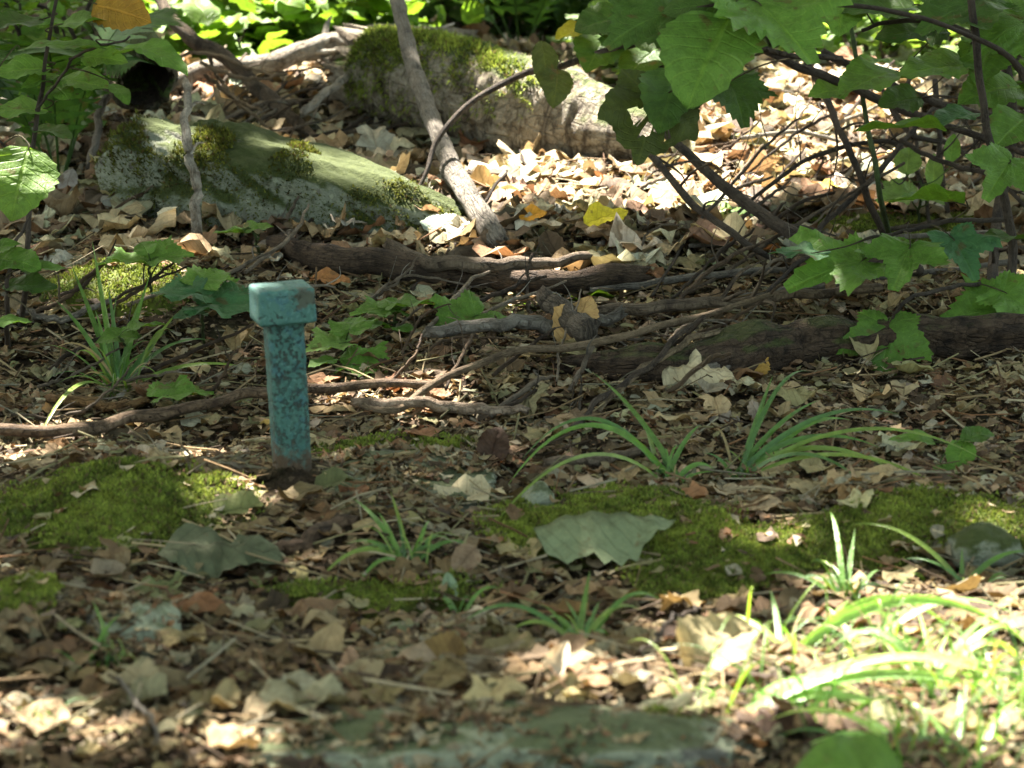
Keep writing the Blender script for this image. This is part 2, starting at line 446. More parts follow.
def proto_maple(nt=40, sinus=.62, side=.78, base=.42, serr=.05, rings=(.35, .68, 1.0)):
    key = [(0, 1.0, 0), (9, .84, .35), (19, sinus * 1.12, .75), (30, sinus, 1), (42, side * .84, .4), (52, side, 0), (61, side * .82, .35), (84, sinus * .72, 1), (112, base, 0), (150, base * .62, .8), (180, .06, 1)]
    ka = [k[0] for k in key]; kr = [k[1] for k in key]; ku = [k[2] for k in key]
    a = np.linspace(-180, 180, nt, endpoint=False)
    r = np.interp(np.abs(a), ka, kr); u = np.interp(np.abs(a), ka, ku)
    # lobes rise convexly to their points
    r = r * (1 + serr * np.where(np.arange(nt) % 2, 1, -1))
    V = [(0, 0, 0)]; U = [(0, 0)]
    for f in rings:
        rr = r if f == 1 else r * f * .96 + .02
        for i in range(nt):
            t = math.radians(a[i]); V.append((math.sin(t) * rr[i], math.cos(t) * rr[i], 0)); U.append((u[i], rr[i]))
    F = []
    for i in range(nt): F.append((0, 1 + (i + 1) % nt, 1 + i))
    for k in range(len(rings) - 1):
        o0, o1 = 1 + k * nt, 1 + (k + 1) * nt
        for i in range(nt):
            j = (i + 1) % nt
            F.append((o0 + i, o0 + j, o1 + j)); F.append((o0 + i, o1 + j, o1 + i))
    return np.array(V, float) * [1, 1, 1] - [0, .3, 0], np.array(F), np.array(U)

def proto_oak(nt=36):
    a = np.linspace(-180, 180, nt, endpoint=False)
    V = [(0, 0, 0)]; U = [(0, .5)]
    for f in (.5, 1.0):
        for t in np.radians(a):
            y = math.cos(t); e = .5 * (1 - .12 * y)
            lob = 1 + .26 * math.cos(9 * t)
            V.append((math.sin(t) * .3 * f * lob * (1 + .25 * y), y * .5 * f * (1 + .05 * math.cos(9 * t)), 0)); U.append((abs(math.sin(t)) * f, y * .5 * f + .5))
    F = [(0, 1 + (i + 1) % nt, 1 + i) for i in range(nt)]
    for i in range(nt):
        j = (i + 1) % nt
        F += [(1 + i, 1 + j, 1 + nt + j), (1 + i, 1 + nt + j, 1 + nt + i)]
    return np.array(V), np.array(F), np.array(U)

def proto_frag():
    V = np.array([(-.5, -.25, 0), (.1, -.4, .03), (.5, 0, 0), (.15, .38, .04), (-.35, .3, 0)]); F = np.array([(0, 1, 3), (1, 2, 3), (0, 3, 4)])
    return V, F, V[:, :2] + .5

OV, OV2, NARROW = proto_ovate(8, .33), proto_ovate(8, .4, .06, .75), proto_ovate(8, .2, .03, 1.0)
MAP, OAK, FRAG = proto_maple(32, .55, .78, .45, .05, (.5, 1.0)), proto_oak(), proto_frag()
MAP = (MAP[0] * .6, MAP[1], MAP[2])
OVF = proto_ovate(18, .36, .045, .8)
OVW = proto_ovate(18, .42, .05, .72)
OVN = proto_ovate(18, .22, .03, .9)
MAPF = proto_maple(80, .56, .86, .46, .05, (.2, .4, .6, .8, 1.0))
MAPG = proto_maple(80, .68, .86, .56, .055, (.2, .4, .6, .8, 1.0))

MAPH = proto_maple(80, .78, .88, .62, .018, (.2, .4, .6, .8, 1.0))
_hc = MAPH[0][MAPH[1]].mean(1)
_hk = np.ones(len(_hc), bool)
for _x, _y, _r in ((.18, .02, .11), (-.10, .06, .10), (.02, .22, .09), (-.28, .25, .06)):
    _hk &= np.hypot(_hc[:, 0] - _x, _hc[:, 1] - _y) > _r
HOLED = (MAPH[0], MAPH[1][_hk], MAPH[2])

def proto_torn(seed, n=9):
    r_ = np.random.default_rng(seed); a = np.sort(r_.uniform(0, 2 * math.pi, n)); q = r_.uniform(.22, .6, n)
    V = np.vstack([[(0, 0, .02)], np.column_stack([np.cos(a) * q * 1.2, np.sin(a) * q * .8, r_.normal(0, .05, n)])])
    return V, np.array([(0, 1 + i, 1 + (i + 1) % n) for i in range(n)]), V[:, :2] + .5
FRAGS = [proto_torn(60 + i) for i in range(6)]

def rot_rand(n, tilt):
    """n rotation matrices: random yaw, tilted from flat by tilt (radians)"""
    ya = rng.uniform(0, 2 * math.pi, n); ax = rng.uniform(0, 2 * math.pi, n)
    c, s = np.cos(ya), np.sin(ya); z0 = np.zeros(n); o = np.ones(n)
    Rz = np.stack([np.stack([c, -s, z0], -1), np.stack([s, c, z0], -1), np.stack([z0, z0, o], -1)], 1)
    kx, ky = np.cos(ax), np.sin(ax); ct, st = np.cos(tilt), np.sin(tilt); t1 = 1 - ct
    Rt = np.stack([np.stack([ct + kx * kx * t1, kx * ky * t1, ky * st], -1), np.stack([kx * ky * t1, ct + ky * ky * t1, -kx * st], -1), np.stack([-ky * st, kx * st, ct], -1)], 1)
    return np.einsum('nij,njk->nik', Rt, Rz)

def crumple(V0, n, amt, curl):
    """n crumpled copies of a flat leaf: rolled along and across, waved"""
    V = np.repeat(V0[None], n, 0).astype(float)
    x, y, z = V[..., 0].copy(), V[..., 1].copy(), V[..., 2].copy()
    kx = (rng.normal(0, 1, (n, 1)) * curl * 2.2); kx = np.where(np.abs(kx) < .05, .05, kx)
    ky = (rng.normal(0, 1, (n, 1)) * curl * 1.5); ky = np.where(np.abs(ky) < .05, .05, ky)
    p = rng.uniform(0, 6.28, (n, 4))
    z = z + amt * (.09 * np.sin(9 * y + p[:, :1] + 4 * x) + .06 * np.sin(17 * x + p[:, 1:2] - 7 * y) + .04 * np.sin(23 * y + p[:, 2:3] + 15 * np.abs(x)) + .10 * np.abs(x))
    x2 = np.sin(kx * x) / kx; z = z * np.cos(kx * x) + (1 - np.cos(kx * x)) / kx
    y2 = np.sin(ky * y) / ky; z = z + (1 - np.cos(ky * y)) / ky
    V[..., 0], V[..., 1], V[..., 2] = x2, y2, z
    return V

DEADC = np.array([(.37, .285, .15), (.30, .215, .11), (.22, .145, .072), (.145, .09, .045), (.08, .052, .028), (.31, .275, .185), (.235, .21, .10), (.25, .13, .06), (.42, .35, .22)])
DEADN = ['tan', 'light brown', 'brown', 'dark brown', 'blackish brown', 'greyish', 'olive tan', 'reddish brown', 'pale buff']
DEADP = np.array([.17, .17, .15, .13, .10, .10, .07, .05, .06]); DEADP = DEADP / DEADP.sum()

# zones of moss and bare rock (pixel ellipses of the photograph turned into ground ellipses)
MOSS = [  # px, py, rx, ry, label
    (105, 508, 135, 36, 'broad green moss mat on the forest floor left of the post'),
    (392, 469, 78, 11, 'thin moss strip on the flat stone just right of the post'),
    (605, 528, 125, 30, 'moss mat behind the big curled grey-green leaf'),
    (730, 568, 90, 24, 'bright moss mat right of the curled grey-green leaf'),
    (835, 552, 95, 26, 'bright moss mat in the middle of the band behind the grass clump'),
    (960, 528, 110, 24, 'bright moss mat reaching the right edge above the lit grass blade'),
    (125, 290, 80, 22, 'sunlit moss hump beneath the seedling at the left'),
    (385, 612, 115, 15, 'narrow dark moss band below the middle grass tuft'),
    (18, 612, 42, 18, 'small moss patch at the left edge of the ground'),
    (610, 748, 120, 17, 'moss growing on the front stone slab'),
    (880, 236, 90, 15, 'moss under the brush branches at the right'),
    (700, 590, 70, 18, 'small moss patch between the curled leaf and the grass clump'),
]
ROCKZ = [(500, 748, 260, 36), (400, 482, 105, 24), (128, 633, 52, 20), (450, 655, 85, 18)]
ME = [ell(*m_[:4]) for m_ in MOSS]
RE = [ell(*m_) for m_ in ROCKZ]

def mask(x, y, zones):
    v = np.zeros_like(x)
    for c, a, b in zones:
        d = ((x - c[0]) / a) ** 2 + ((y - c[1]) / b) ** 2
        v = np.maximum(v, 1.35 - d + .5 * wob(x, y, 2.6, c[0] * 5))
    return v

# ------------------------------------------------------------------ leaf litter
PB = P(293, 481)
def scatter(n, margin=.45, rng_y=(2.15, 8.9)):
    y = rng_y[0] + (rng_y[1] - rng_y[0]) * rng.uniform(0, 1, n) ** 1.0
    x = rng.uniform(-1, 1, n) * (.18 * y + margin)
    return x, y

def litter_leaves(n, protos, size, lift, tilt_sd, amt, curl, thin, rng_y=(2.15, 8.9), pale=1.0):
    out = []
    x, y = scatter(n, .45, rng_y)
    keep = rng.uniform(0, 1, n) > np.clip(mask(x, y, ME) * 1.6, 0, thin)
    keep &= rng.uniform(0, 1, n) > np.clip(mask(x, y, RE) * 1.3, 0, thin * .8)
    keep &= np.hypot(x - PB[0], (y - PB[1]) * np.where(y < PB[1], .45, 1)) > (.06 if lift[1] > .02 or True else 0)
    x, y = x[keep], y[keep]; n = len(x)
    pick = rng.integers(0, len(protos), n)
    ci = rng.choice(len(DEADC), n, p=DEADP)
    col = DEADC[ci] * pale * rng.uniform(.7, 1.12, (n, 1)) * (1 + rng.normal(0, .05, (n, 3)))
    drab = np.clip((4.0 - y + .35 * wob(x, y, .8, 2)) / .7, 0, 1)[:, None]; col = col * (1 - drab * np.array([.34, .35, .40]))  # leaf colours get darker towards the camera
    S = size[0] + (size[1] - size[0]) * rng.uniform(0, 1, n) ** 1.6
    zl = rng.uniform(lift[0], lift[1], n)
    for k, pr in enumerate(protos):
        ii = np.where(pick == k)[0]
        if not len(ii): continue
        Vc = crumple(pr[0], len(ii), amt, curl)
        tl = np.abs(rng.normal(0, tilt_sd, len(ii))); tl = np.where(rng.uniform(0, 1, len(ii)) < .045, rng.uniform(.4, 1.0, len(ii)), tl)
        Rm = rot_rand(len(ii), tl)
        Vw = np.einsum('nij,nvj->nvi', Rm, Vc) * S[ii][:, None, None]
        low = Vw[..., 2].min(1)
        Vw[..., 0] += x[ii][:, None]; Vw[..., 1] += y[ii][:, None]
        Vw[..., 2] += (h(x[ii], y[ii]) + zl[ii] - low * .6)[:, None]
        out.append((ii, Vw, pr, col[ii], ci[ii], S[ii], x[ii], y[ii]))
    return out

def stack(mb_list, name, mat, label, cat):
    Vs, Fs, Ts, Us, n = [], [], [], [], 0
    for (Vw, pr, col) in mb_list:
        m_, nv = Vw.shape[:2]
        Vs.append(Vw.reshape(-1, 3)); Fs.append((pr[1][None] + (np.arange(m_) * nv)[:, None, None]).reshape(-1, 3) + n)
        Ts.append(np.repeat(col, nv, 0)); Us.append(np.tile(pr[2], (m_, 1))); n += m_ * nv
    return tag(mesh_obj(name, np.vstack(Vs), np.vstack(Fs), mat, None, np.vstack(Ts), np.vstack(Us)), label, cat, kind='stuff')

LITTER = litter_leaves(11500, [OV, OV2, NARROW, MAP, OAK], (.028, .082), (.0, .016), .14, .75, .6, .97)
BACK = litter_leaves(5200, [OV, OV2, MAP, OAK, OV], (.06, .135), (.006, .024), .2, .9, .8, .97, (5.0, 8.9), 1.25)  # back litter colour raised so the sunlit clearing looks brighter
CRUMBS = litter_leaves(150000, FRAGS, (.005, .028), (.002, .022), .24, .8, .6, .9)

LANDM = [('the teal post', 292, 472), ('the lichen boulder', 280, 235), ('the mossy birch log', 560, 165), ('the rotten brown log', 800, 365),
         ('the curled grey-green leaf', 605, 580), ('the sunlit grass clump', 880, 690), ('the front stone slab', 450, 735), ('the middle grass tuft', 405, 575),
         ('the left moss mat', 110, 510), ('the tall left grass', 120, 390), ('the small round stone', 128, 640), ('the brush branches', 820, 240),
         ('the low leafy seedlings', 500, 320), ('the arching grass', 745, 475), ('the bottom left corner', 40, 740)]
LW = [(n_, P(a, b)) for n_, a, b in LANDM]
FORM = ['oval', 'broad oval', 'narrow', 'lobed maple', 'lobed oak']

# the 300 that show largest become things of their own, the rest one mass
cand = []
for k, (ii, Vw, pr, col, ci, S, x, y) in enumerate(LITTER):
    c = Vw.mean(1); d = c - CAM
    zc = d @ FW; px = 512 + FPX * (d @ RT) / zc; py = 384 - FPX * (d @ UP) / zc
    up = Vw[..., 2].mean(1) - h(x, y)
    for j in range(len(ii)):
        if 5 < px[j] < 1019 and 60 < py[j] < 763:
            cand.append((S[j] / zc[j] * (0.55 + 20 * max(0, up[j])), k, j, px[j], py[j]))
cand.sort(reverse=True)
chosen = {}
for s_, k, j, px, py in cand[:300]:
    chosen.setdefault(k, []).append(j)
rest = []
for k, (ii, Vw, pr, col, ci, S, x, y) in enumerate(LITTER):
    take = chosen.get(k, [])
    for j in take:
        Vj = Vw[j].copy(); Vj[:, 2] += .006
        cw = Vj.mean(0)
        near = min(LW, key=lambda t: np.linalg.norm(t[1][:2] - cw[:2]))[0]
        o = mesh_obj('dead_leaf', Vj, pr[1], M_DEAD, None, col[j], pr[2], loc=(cw[0], cw[1], Vj[:, 2].min()))
        sz = 'large' if S[j] > .075 else ('mid-sized' if S[j] > .055 else 'small')
        tag(o, f'{sz} {DEADN[ci[j]]} {FORM[k]} dead leaf near {near}', 'dead leaf', 'loose dead leaves on the forest floor')
    kp = np.ones(len(ii), bool); kp[take] = False
    rest.append((Vw[kp], pr, col[kp]))
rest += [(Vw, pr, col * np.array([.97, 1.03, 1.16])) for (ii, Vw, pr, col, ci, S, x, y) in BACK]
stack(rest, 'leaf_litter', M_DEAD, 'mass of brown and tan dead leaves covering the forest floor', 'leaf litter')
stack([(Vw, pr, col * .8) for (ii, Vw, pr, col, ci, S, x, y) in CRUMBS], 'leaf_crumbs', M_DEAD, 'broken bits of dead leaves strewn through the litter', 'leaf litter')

# fine twigs and stalks in the litter
def twig_litter(n):
    x, y = scatter(n); L_ = rng.uniform(.02, .13, n) ** 1.0; a = rng.uniform(0, math.pi, n)
    keep = rng.uniform(0, 1, n) > np.clip(mask(x, y, ME), 0, .9)
    Vs, Fs, Ts, m_ = [], [], [], 0
    for i in np.where(keep)[0]:
        dx, dy = math.cos(a[i]) * L_[i], math.sin(a[i]) * L_[i]
        r = random.uniform(.0007, .0022); bend = random.uniform(-.2, .2) * L_[i]
        s = np.array([0, .5, 1.0]); px = x[i] + dx * (s - .5) - dy * bend * (s * (1 - s)) * 4; py = y[i] + dy * (s - .5) + dx * bend * (s * (1 - s)) * 4
        pz = h(px, py) + random.uniform(.012, .034) + (s - .5) * random.uniform(-.03, .03)
        c = DEADC[random.randint(0, 8)] * random.uniform(.5, 1.1)
        q = np.stack([px, py, pz], 1)
        ring = np.array([(0, 0, 1), (-math.sin(a[i]) * .87, math.cos(a[i]) * .87, -.5), (math.sin(a[i]) * .87, -math.cos(a[i]) * .87, -.5)]) * r
        V = (q[:, None] + ring[None]).reshape(-1, 3)
        F = []
        for k in range(2):
            for j in range(3):
                A, B = k * 3 + j, k * 3 + (j + 1) % 3
                F += [(A, B, B + 3), (A, B + 3, A + 3)]
        Vs.append(V); Fs.append(np.array(F) + m_); Ts.append(np.repeat(c[None], 9, 0)); m_ += 9
    V = np.vstack(Vs)
    tag(mesh_obj('twig_litter', V, np.vstack(Fs), M_DEAD, None, np.vstack(Ts), np.full((len(V), 2), .5)), 'thin dead stalks and twigs scattered through the litter', 'twig litter', kind='stuff')
twig_litter(6500)

# ------------------------------------------------------------------ moss
def fibres(Pt, Nm, hgt, wid, cols):
    n = len(Pt)
    a = rng.uniform(0, 6.28, n); side = np.stack([np.cos(a), np.sin(a), np.zeros(n)], 1)
    lean = rng.normal(0, .45, (n, 3)); d = Nm + lean; d /= np.linalg.norm(d, axis=1)[:, None]
    V = np.stack([Pt - side * wid[:, None], Pt + side * wid[:, None], Pt + d * hgt[:, None]], 1).reshape(-1, 3)
    return V, np.arange(n * 3).reshape(-1, 3), np.repeat(cols, 3, 0)

def moss_cols(n, x, y, warm=0.0):
    f = np.clip(.5 + .5 * wob(x, y, 3.5, 2) + rng.normal(0, .25, n), 0, 1)[:, None]
    c = np.array([.062, .090, .014]) * (1 - f) + np.array([.25, .30, .045]) * f
    br = rng.uniform(0, 1, n) < .10
    c[br] = np.array([.13, .10, .04])
    return c

for (px, py, rx, ry, lab), (c, a, b) in zip(MOSS, ME):
    m_ = int(min(40000, 230000 * a * b * math.pi * 1.2))
    x = c[0] + rng.uniform(-1.25, 1.25, m_) * a; y = c[1] + rng.uniform(-1.25, 1.25, m_) * b
    d = ((x - c[0]) / a) ** 2 + ((y - c[1]) / b) ** 2
    k = (1.15 - d + .45 * wob(x, y, 2.6, c[0] * 5) + rng.normal(0, .3, m_)) > .2
    x, y = x[k], y[k]; n = len(x)
    cl = np.clip(.6 + .6 * wob(x, y, 5, 1.7), .15, 1.2)
    lift = .016 + .010 * cl
    Pt = np.stack([x, y, h(x, y) + lift], 1)
    V, F, T = fibres(Pt, np.tile([0, 0, 1.0], (n, 1)), .003 + .005 * cl * rng.uniform(.4, 1, n), rng.uniform(.0014, .0028, n), moss_cols(n, x, y))
    # the matted cushion under the tips
    gxn = 60; gyn = 60
    xs, ys = np.meshgrid(np.linspace(c[0] - 1.25 * a, c[0] + 1.25 * a, gxn), np.linspace(c[1] - 1.25 * b, c[1] + 1.25 * b, gyn))
    dd = ((xs - c[0]) / a) ** 2 + ((ys - c[1]) / b) ** 2
    mk = 1.15 - dd + .45 * wob(xs, ys, 2.6, c[0] * 5)
    sm = np.clip((mk + .1) / .7, 0, 1); sm = sm * sm * (3 - 2 * sm)
    zz = h(xs, ys) - .012 + sm * (.028 + .010 * np.clip(.6 + .6 * wob(xs, ys, 5, 1.7), .15, 1.2)) + .0015 * wob(xs, ys, 14)
    Vb = np.stack([xs, ys, zz], -1).reshape(-1, 3); I = np.arange(gxn * gyn).reshape(gyn, gxn)
    Fb = quads(np.stack([I[:-1, :-1], I[:-1, 1:], I[1:, 1:], I[1:, :-1]], -1).reshape(-1, 4))
    tb = moss_cols(len(Vb), xs.ravel(), ys.ravel()) * .6
    tag(mesh_obj('moss', np.vstack([V, Vb]), np.vstack([F, Fb + len(V)]), M_MOSS, None, np.vstack([T, tb])), lab, 'moss', kind='stuff')

# ------------------------------------------------------------------ rocks
ROCKBITS = []
def blob_rock(name, c, rx, ry, rz, rot, mat, label, cat, shape=None, seed=0, nu=110, nv=56, rough=.05):
    r_ = np.random.default_rng(seed); ph = r_.uniform(0, 6.28, 12)
    u = np.linspace(0, 2 * math.pi, nu, endpoint=False); v = np.linspace(-math.pi / 2, math.pi / 2, nv)
    Uu, Vv = np.meshgrid(u, v)
    x, y, z = np.cos(Vv) * np.cos(Uu), np.cos(Vv) * np.sin(Uu), np.sin(Vv)
    s = lambda q: np.sign(q) * np.abs(q) ** .8
    x, y, z = s(x), s(y), s(z)
    d = 1 + rough * (np.sin(3 * x + ph[0] + 2 * z) + np.sin(4 * y + ph[1] - 3 * x) + .6 * np.sin(8 * x + ph[2] + 5 * y) + .5 * np.sin(9 * z + 7 * y + ph[3])
                     + .35 * np.sin(17 * x + ph[4] + 13 * z) + .3 * np.sin(21 * y - 15 * x + ph[5]) + .2 * np.sin(37 * x + 29 * y + ph[6] + 20 * z))
    x, y, z = x * d * rx, y * d * ry, z * d * rz
    if shape: x, y, z = shape(x, y, z)
    cr, sr = math.cos(rot), math.sin(rot)
    V = np.stack([c[0] + x * cr - y * sr, c[1] + x * sr + y * cr, c[2] + z], -1).reshape(-1, 3)
    I = np.arange(nu * nv).reshape(nv, nu)
    F = quads(np.stack([I[:-1], np.roll(I, -1, 1)[:-1], np.roll(I, -1, 1)[1:], I[1:]], -1).reshape(-1, 4))
    o = mesh_obj(name, V, F, mat, None, np.ones((len(V), 3)), loc=c)
    tag(o, label, cat)
    return o, V

bc = P(275, 232)
def boulder_shape(x, y, z):
    t = np.clip((x + .40) / .80, 0, 1)
    z = z * (1.62 - 1.12 * np.sqrt(t)) + (.05 - .10 * t)
    y = y * (1.05 - .25 * t) - .06 * t
    # undercut at the lower left front
    cut = np.clip(-x / .3, 0, 1) * np.clip(-(z + .02) / .1, 0, 1)
    y = y + .07 * cut
    return x, y, z
boul, bV = blob_rock('boulder', bc + np.array([.045, .13, .035]), .345, .155, .13, R(-9), M_ROCK, 'long low boulder with pale lichen and dark moss behind the teal post', 'boulder', boulder_shape, 5, 190, 100, .05)
# moss tufts on the boulder
sel = bV[rng.integers(0, len(bV), 100000)] + rng.normal(0, .004, (100000, 3))
cx = sel - (bc + np.array([0, .15, .06])); nrm = cx / np.array([.4, .19, .15]) ** 2; nrm /= np.linalg.norm(nrm, axis=1)[:, None]
mk = wob(sel[:, 0], sel[:, 2] * 1.6 + sel[:, 1], 1.6, .8) + rng.normal(0, .12, len(sel)) - .15 * nrm[:, 2] + np.where(cx[:, 0] < -.12, .35, 0) - .25 + 1.1 * np.clip((.075 - .16 * cx[:, 0] - cx[:, 2] + .03 * np.sin(cx[:, 0] * 40)) / .05, -1, 1) * np.clip((.18 - cx[:, 0]) / .1, 0, 1) + np.where(cx[:, 0] > .22, .25, 0)
sel, nrm = sel[mk > .12], nrm[mk > .12]
V, F, T = fibres(sel, nrm, rng.uniform(.004, .011, len(sel)), rng.uniform(.0014, .003, len(sel)), moss_cols(len(sel), sel[:, 0], sel[:, 2]) * np.array([.62, .55, .55]))
mesh_obj('moss_cover', V, F, M_MOSS, boul, T)

for (px, py, rx, ry), hz, lab, sd in zip(ROCKZ, (.044, .034, .046, .032),
        ('broad flat grey-green stone slab at the front edge', 'flat greenish stone beside the foot of the teal post', 'small rounded lichen stone among leaves at lower left', 'half buried flat stone between the moss band and front slab'), (21, 22, 23, 24)):
    c, a, b = ell(px, py, rx, ry)
    blob_rock('stone', np.array([c[0], c[1], h(c[0], c[1]) - hz * .22]), a, b, hz, 0.0, M_SLAB, lab, 'stone', None, sd, 90, 40, .05)
for (px, py, rx, ry), hz in zip(ROCKZ, (.044, .034, .046, .032)):
    c, a_, b_ = ell(px, py, rx, ry); zc = float(h(c[0], c[1])) - hz * .22
    m_ = int(16000 * a_ * b_ * 3 + 160); th = rng.uniform(0, 6.28, m_); q_ = np.sqrt(rng.uniform(.0, .95, m_))
    x, y = c[0] + a_ * q_ * np.cos(th), c[1] + b_ * q_ * np.sin(th)
    z = np.maximum(zc + hz * np.sqrt(1 - q_ ** 2) ** .8 * 1.02, h(x, y)) + .003
    kk = wob(x, y, 4, 3) + rng.normal(0, .3, m_) > -.05
    x, y, z = x[kk], y[kk], z[kk]; m_ = len(x)
    pr = FRAGS[2]; Vc = crumple(pr[0], m_, .8, .6)
    Vw = np.einsum('nij,nvj->nvi', rot_rand(m_, np.abs(rng.normal(0, .2, m_))), Vc) * rng.uniform(.006, .034, m_)[:, None, None] + np.stack([x, y, z], 1)[:, None]
    ROCKBITS.append((Vw, pr, DEADC[rng.integers(0, 9, m_)] * rng.uniform(.5, 1.0, (m_, 1))))
for c, a_, b_ in ME:
    m_ = int(220 * a_ * b_ * 3 + 8); x = c[0] + rng.uniform(-1, 1, m_) * a_; y = c[1] + rng.uniform(-1, 1, m_) * b_
    for pr, lo, hi, kk in ((FRAGS[0], .008, .03, slice(0, None)), (OV, .02, .05, slice(0, m_ // 4))):
        xx, yy = x[kk] + .01, y[kk]; m2 = len(xx); Vc = crumple(pr[0], m2, .8, .6)
        Vw = np.einsum('nij,nvj->nvi', rot_rand(m2, np.abs(rng.normal(0, .2, m2))), Vc) * rng.uniform(lo, hi, m2)[:, None, None] + np.stack([xx, yy, h(xx, yy) + .026], 1)[:, None]
        ROCKBITS.append((Vw, pr, DEADC[rng.integers(0, 9, m2)] * rng.uniform(.6, 1.0, (m2, 1))))
stack(ROCKBITS, 'leaf_crumbs', M_DEAD, 'broken bits of dead leaves lying on stones and moss', 'leaf litter')
pc = P(538, 518); blob_rock('pebble', pc + [0, 0, .022], .020, .03, .024, .3, M_SLAB, 'small grey upright pebble behind the middle moss', 'pebble', None, 9, 30, 18, .06)
pc = P(982, 565); blob_rock('pebble', pc + [0, 0, .022], .045, .04, .028, .3, M_ROCK, 'pale grey pebble at the right edge beside the lit grass blade', 'pebble', None, 10, 30, 18, .06)

# ------------------------------------------------------------------ survey marker post
def rounded_box(sx, sy, z0, z1, rad, nz, taper=0.0, seed=0, rough=.0):
    """closed box with rounded edges all round, slightly dented"""
    r_ = np.random.default_rng(seed)
    k = 6; ring = []
    for cx, cy, a0 in ((1, 1, 0), (-1, 1, 90), (-1, -1, 180), (1, -1, 270)):
        for i in range(k):
            t = R(a0 + 90 * i / (k - 1)); ring.append((cx, cy, math.cos(t), math.sin(t)))
    # extra points along the flats
    def outline(inset):
        pts = []
        for cx, cy, ca, sa in ring:
            rr = max(rad - inset, .0004)
            pts.append((cx * (sx - rad) + ca * rr, cy * (sy - rad) + sa * rr))
        out = []
        for i in range(len(pts)):
            a, b = np.array(pts[i]), np.array(pts[(i + 1) % len(pts)])
            n = 8 if (i % k) == k - 1 else 1
            for j in range(n): out.append(a + (b - a) * j / n)
        return np.array(out)
    lv = []
    er = rad * .8
    for i in range(4): t = R(90 * i / 4); lv.append((z0 + er * (1 - math.sin(t)), er * (1 - math.cos(t))) if False else (z0 + er - er * math.cos(R(90 * i / 4)), er * (1 - math.sin(R(90 * i / 4)))))
    for z in np.linspace(z0 + er, z1 - er, nz): lv.append((z, 0))
    for i in range(1, 5): t = R(90 * i / 4); lv.append((z1 - er + er * math.sin(t), er * (1 - math.cos(t))))
    V = []
    for z, ins in lv:
        o = outline(ins)
        s = 1 + taper * (z - z0) / (z1 - z0)
        V.append(np.column_stack([o[:, 0] * s, o[:, 1] * s, np.full(len(o), z)]))
    n = len(V[0]); m_ = len(V); V = np.vstack(V)
    I = np.arange(n * m_).reshape(m_, n)
    F = quads(np.stack([I[:-1], np.roll(I, -1, 1)[:-1], np.roll(I, -1, 1)[1:], I[1:]], -1).reshape(-1, 4))
    cb, ct = len(V), len(V) + 1
    V = np.vstack([V, [[0, 0, z0]], [[0, 0, z1]]])
    F = np.vstack([F, [[cb, I[0, (j + 1) % n], I[0, j]] for j in range(n)], [[ct, I[-1, j], I[-1, (j + 1) % n]] for j in range(n)]])
    if rough:
        p = r_.uniform(0, 6.28, 6)
        dn = (np.sin(V[:, 0] * 160 + p[0] + V[:, 2] * 90) + np.sin(V[:, 1] * 190 + p[1] - V[:, 2] * 120) + np.sin(V[:, 2] * 230 + p[2] + V[:, 0] * 70)) * rough
        V[:, :2] *= (1 + dn[:, None] * 6)
        V[:, 2] += dn * .25
    return V, F

mp = P(293, 481)
post = empty('survey_marker', mp, 'squat teal painted metal post with square block head standing in the litter', 'marker post')
post.rotation_euler = (R(-1.0), R(-2.2), R(16))
def child_local(name, V, F, mat, parent):
    o = mesh_obj(name, V, F, mat, None, np.ones((len(V), 3)), np.zeros((len(V), 2)))
    o.parent = parent
    return o
Vs, Fs = rounded_box(.0238, .0238, -.06, .228, .011, 60, .07, 3, .0012)
child_local('shaft', Vs, Fs, M_PAINT, post)
Vh, Fh = rounded_box(.0392, .037, .223, .271, .0055, 14, -.015, 4, .0005)
child_local('head', Vh, Fh, M_PAINT, post)
# crumbling collar of rusty dirt round the foot
a = np.linspace(0, 2 * math.pi, 40, endpoint=False); rr = np.linspace(.020, .055, 8); V = []
for i, r0 in enumerate(rr):
    for t in a:
        q = r0 * (1 + .18 * math.sin(3 * t + i) + .1 * math.sin(7 * t + 2 * i))
        V.append((mp[0] + q * math.cos(t), mp[1] + q * math.sin(t), h(mp[0] + q * math.cos(t), mp[1] + q * math.sin(t)) + .030 * (1 - i / 7) + .003 * math.sin(9 * t + i * 2) - .002))
I = np.arange(320).reshape(8, 40)
F = quads(np.stack([I[:-1], I[1:], np.roll(I, -1, 1)[1:], np.roll(I, -1, 1)[:-1]], -1).reshape(-1, 4))
tag(mesh_obj('dirt_collar', V, F, M_SOIL), 'low ring of loose brown dirt round the post foot', 'dirt', kind='stuff')

# ------------------------------------------------------------------ logs and sticks
def px_r(p, wpx): return wpx * np.linalg.norm(p - CAM) / FPX / 2

def side_twigs(mb, path, rad, n, length, seed, k=5):
    r_ = np.random.default_rng(seed)
    for i in range(n):
        j = r_.integers(len(path) // 5, len(path) - 2)
        t = path[j + 1] - path[j]; t /= np.linalg.norm(t) + 1e-9
        s = np.cross(t, r_.normal(0, 1, 3)); s /= np.linalg.norm(s) + 1e-9
        d = s * .8 + t * .6 + np.array([0, 0, .15]); L = length * r_.uniform(.4, 1)
        m1 = path[j] + d * L * .5 + r_.normal(0, .08, 3) * L; m2 = path[j] + d * L + r_.normal(0, .15, 3) * L + np.array([0, 0, -.05]) * L
        V, F, U, _ = tube([path[j], m1, m2], [rad * .5, rad * .35, rad * .15], 10, k, .05, 0, seed + i)
        mb.add(V, F, (1, 1, 1), U)

